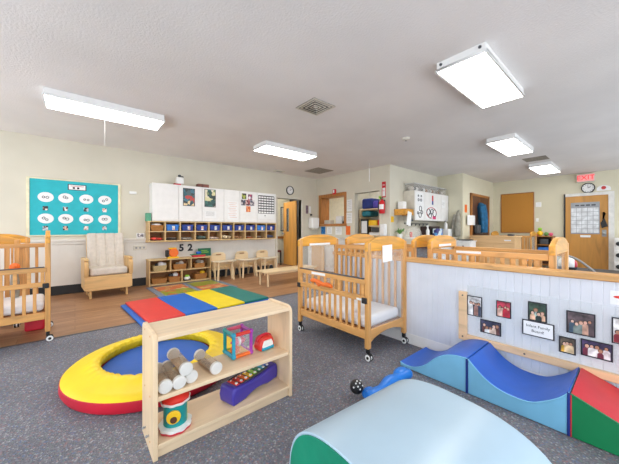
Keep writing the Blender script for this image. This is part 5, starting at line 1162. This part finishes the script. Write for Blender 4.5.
MB().cyl((-0.57, -0.16, -0.20), (-0.57, -0.16, -0.06), 0.004).build('hanging_cord', 'grey', l2)
tc_ = thing('hanging_string', 'pale string hanging from the ceiling in front of the back wall', 'string', (5.2, 4.0, CEIL)); MB().cyl((0, 0, -0.42), (0, 0, 0), 0.006).build('string', 'whitep', tc_); MB().ball((0, 0, -0.42), 0.012).build('bead', 'whitep', tc_)
def vent(label, u, v, s, kind):
    t = thing('ceiling_vent', label, 'vent', (u, v, CEIL))
    if kind == 'diff':
        for i in range(4):
            a = s / 2 * (1 - 0.23 * i); b_ = a - s * 0.045 if i else a - s * 0.075; zt = -0.006
            f = MB()
            f.b(-a, a, -a, -b_, zt - 0.005, zt).b(-a, a, b_, a, zt - 0.005, zt).b(-a, -b_, -b_, b_, zt - 0.005, zt).b(b_, a, -b_, b_, zt - 0.005, zt)
            f.build('louvre_ring', 'offwhite', t)
        MB().b(-s / 2 * 0.98, s / 2 * 0.98, -s / 2 * 0.98, s / 2 * 0.98, -0.004, 0).build('duct_shade', 'black', t)  # flat black plate stands in for the shade between the louvres
        MB().b(-s * 0.06, s * 0.06, -s * 0.06, s * 0.06, -0.011, -0.004).build('centre_plate', 'offwhite', t)
    else:
        MB().b(-s / 2, s / 2, -s / 2, s / 2, -0.012, 0).build('grille', plain('return_grille', (146, 136, 124), 0.7, 0.1, 40) if 'return_grille' not in bpy.data.materials else bpy.data.materials['return_grille'], t, bev=0.003)
        m = MB()
        for i in range(9): y = -s / 2 + s * (i + 0.5) / 9; m.b(-s / 2 + 0.02, s / 2 - 0.02, y - 0.006, y + 0.006, -0.016, -0.01)
        m.build('slats', 'greycoat', t)
    return t
vent('square ceiling vent with concentric louvres in the middle of the ceiling', 2.30, 2.60, 0.36, 'diff')
vent('brown square return grille near the back corner of the ceiling', 4.88, 5.38, 0.54, 'ret')
vent('small beige grille between the two far ceiling lights', 7.65, 1.42, 0.40, 'ret')
sm = thing('smoke_plate', 'small white plate on the ceiling above the left wall door', 'plate', (4.1, 6.08, CEIL)); MB().b(-0.14, 0.14, -0.08, 0.08, -0.02, 0).build('plate', 'offwhite', sm, bev=0.004); MB().b(-0.08, 0.08, -0.04, 0.04, -0.024, -0.018).build('slot', 'grey', sm)
sd = thing('smoke_detector', 'small round white detector on the ceiling near the half wall', 'detector', (4.25, 2.51, CEIL)); MB().lathe([(0, -0.045), (0.035, -0.04), (0.06, -0.025), (0.065, 0), (0, 0)], seg=24).build('body', 'offwhite', sd); MB().cyl((0, 0, -0.05), (0, 0, -0.044), 0.014).build('sensor', 'dgrey', sd)

# ------------------------------------------------------------------ light, camera, view
w = bpy.data.worlds.new('daylight'); scn.world = w; w.use_nodes = True
bg = w.node_tree.nodes['Background']; bg.inputs['Color'].default_value = (0.86, 0.93, 1.0, 1); bg.inputs['Strength'].default_value = 1.45
cam = bpy.data.cameras.new('camera'); co_ = bpy.data.objects.new('camera', cam); C.objects.link(co_); scn.camera = co_
cam.sensor_fit = 'HORIZONTAL'; cam.sensor_width = 36; cam.lens = 277.0 / 619 * 36
cam.shift_y = -(232.0 - 229.0) / 619.0
cam.clip_start = 0.02
co_.location = (0, 0, 1.12)
co_.rotation_euler = (PI / 2, 0, math.radians(-40.25))
scn.view_settings.view_transform = 'Standard'; scn.view_settings.look = 'None'
scn.view_settings.exposure = 1.0; scn.view_settings.gamma = 1.0; scn.view_settings.use_curve_mapping = False
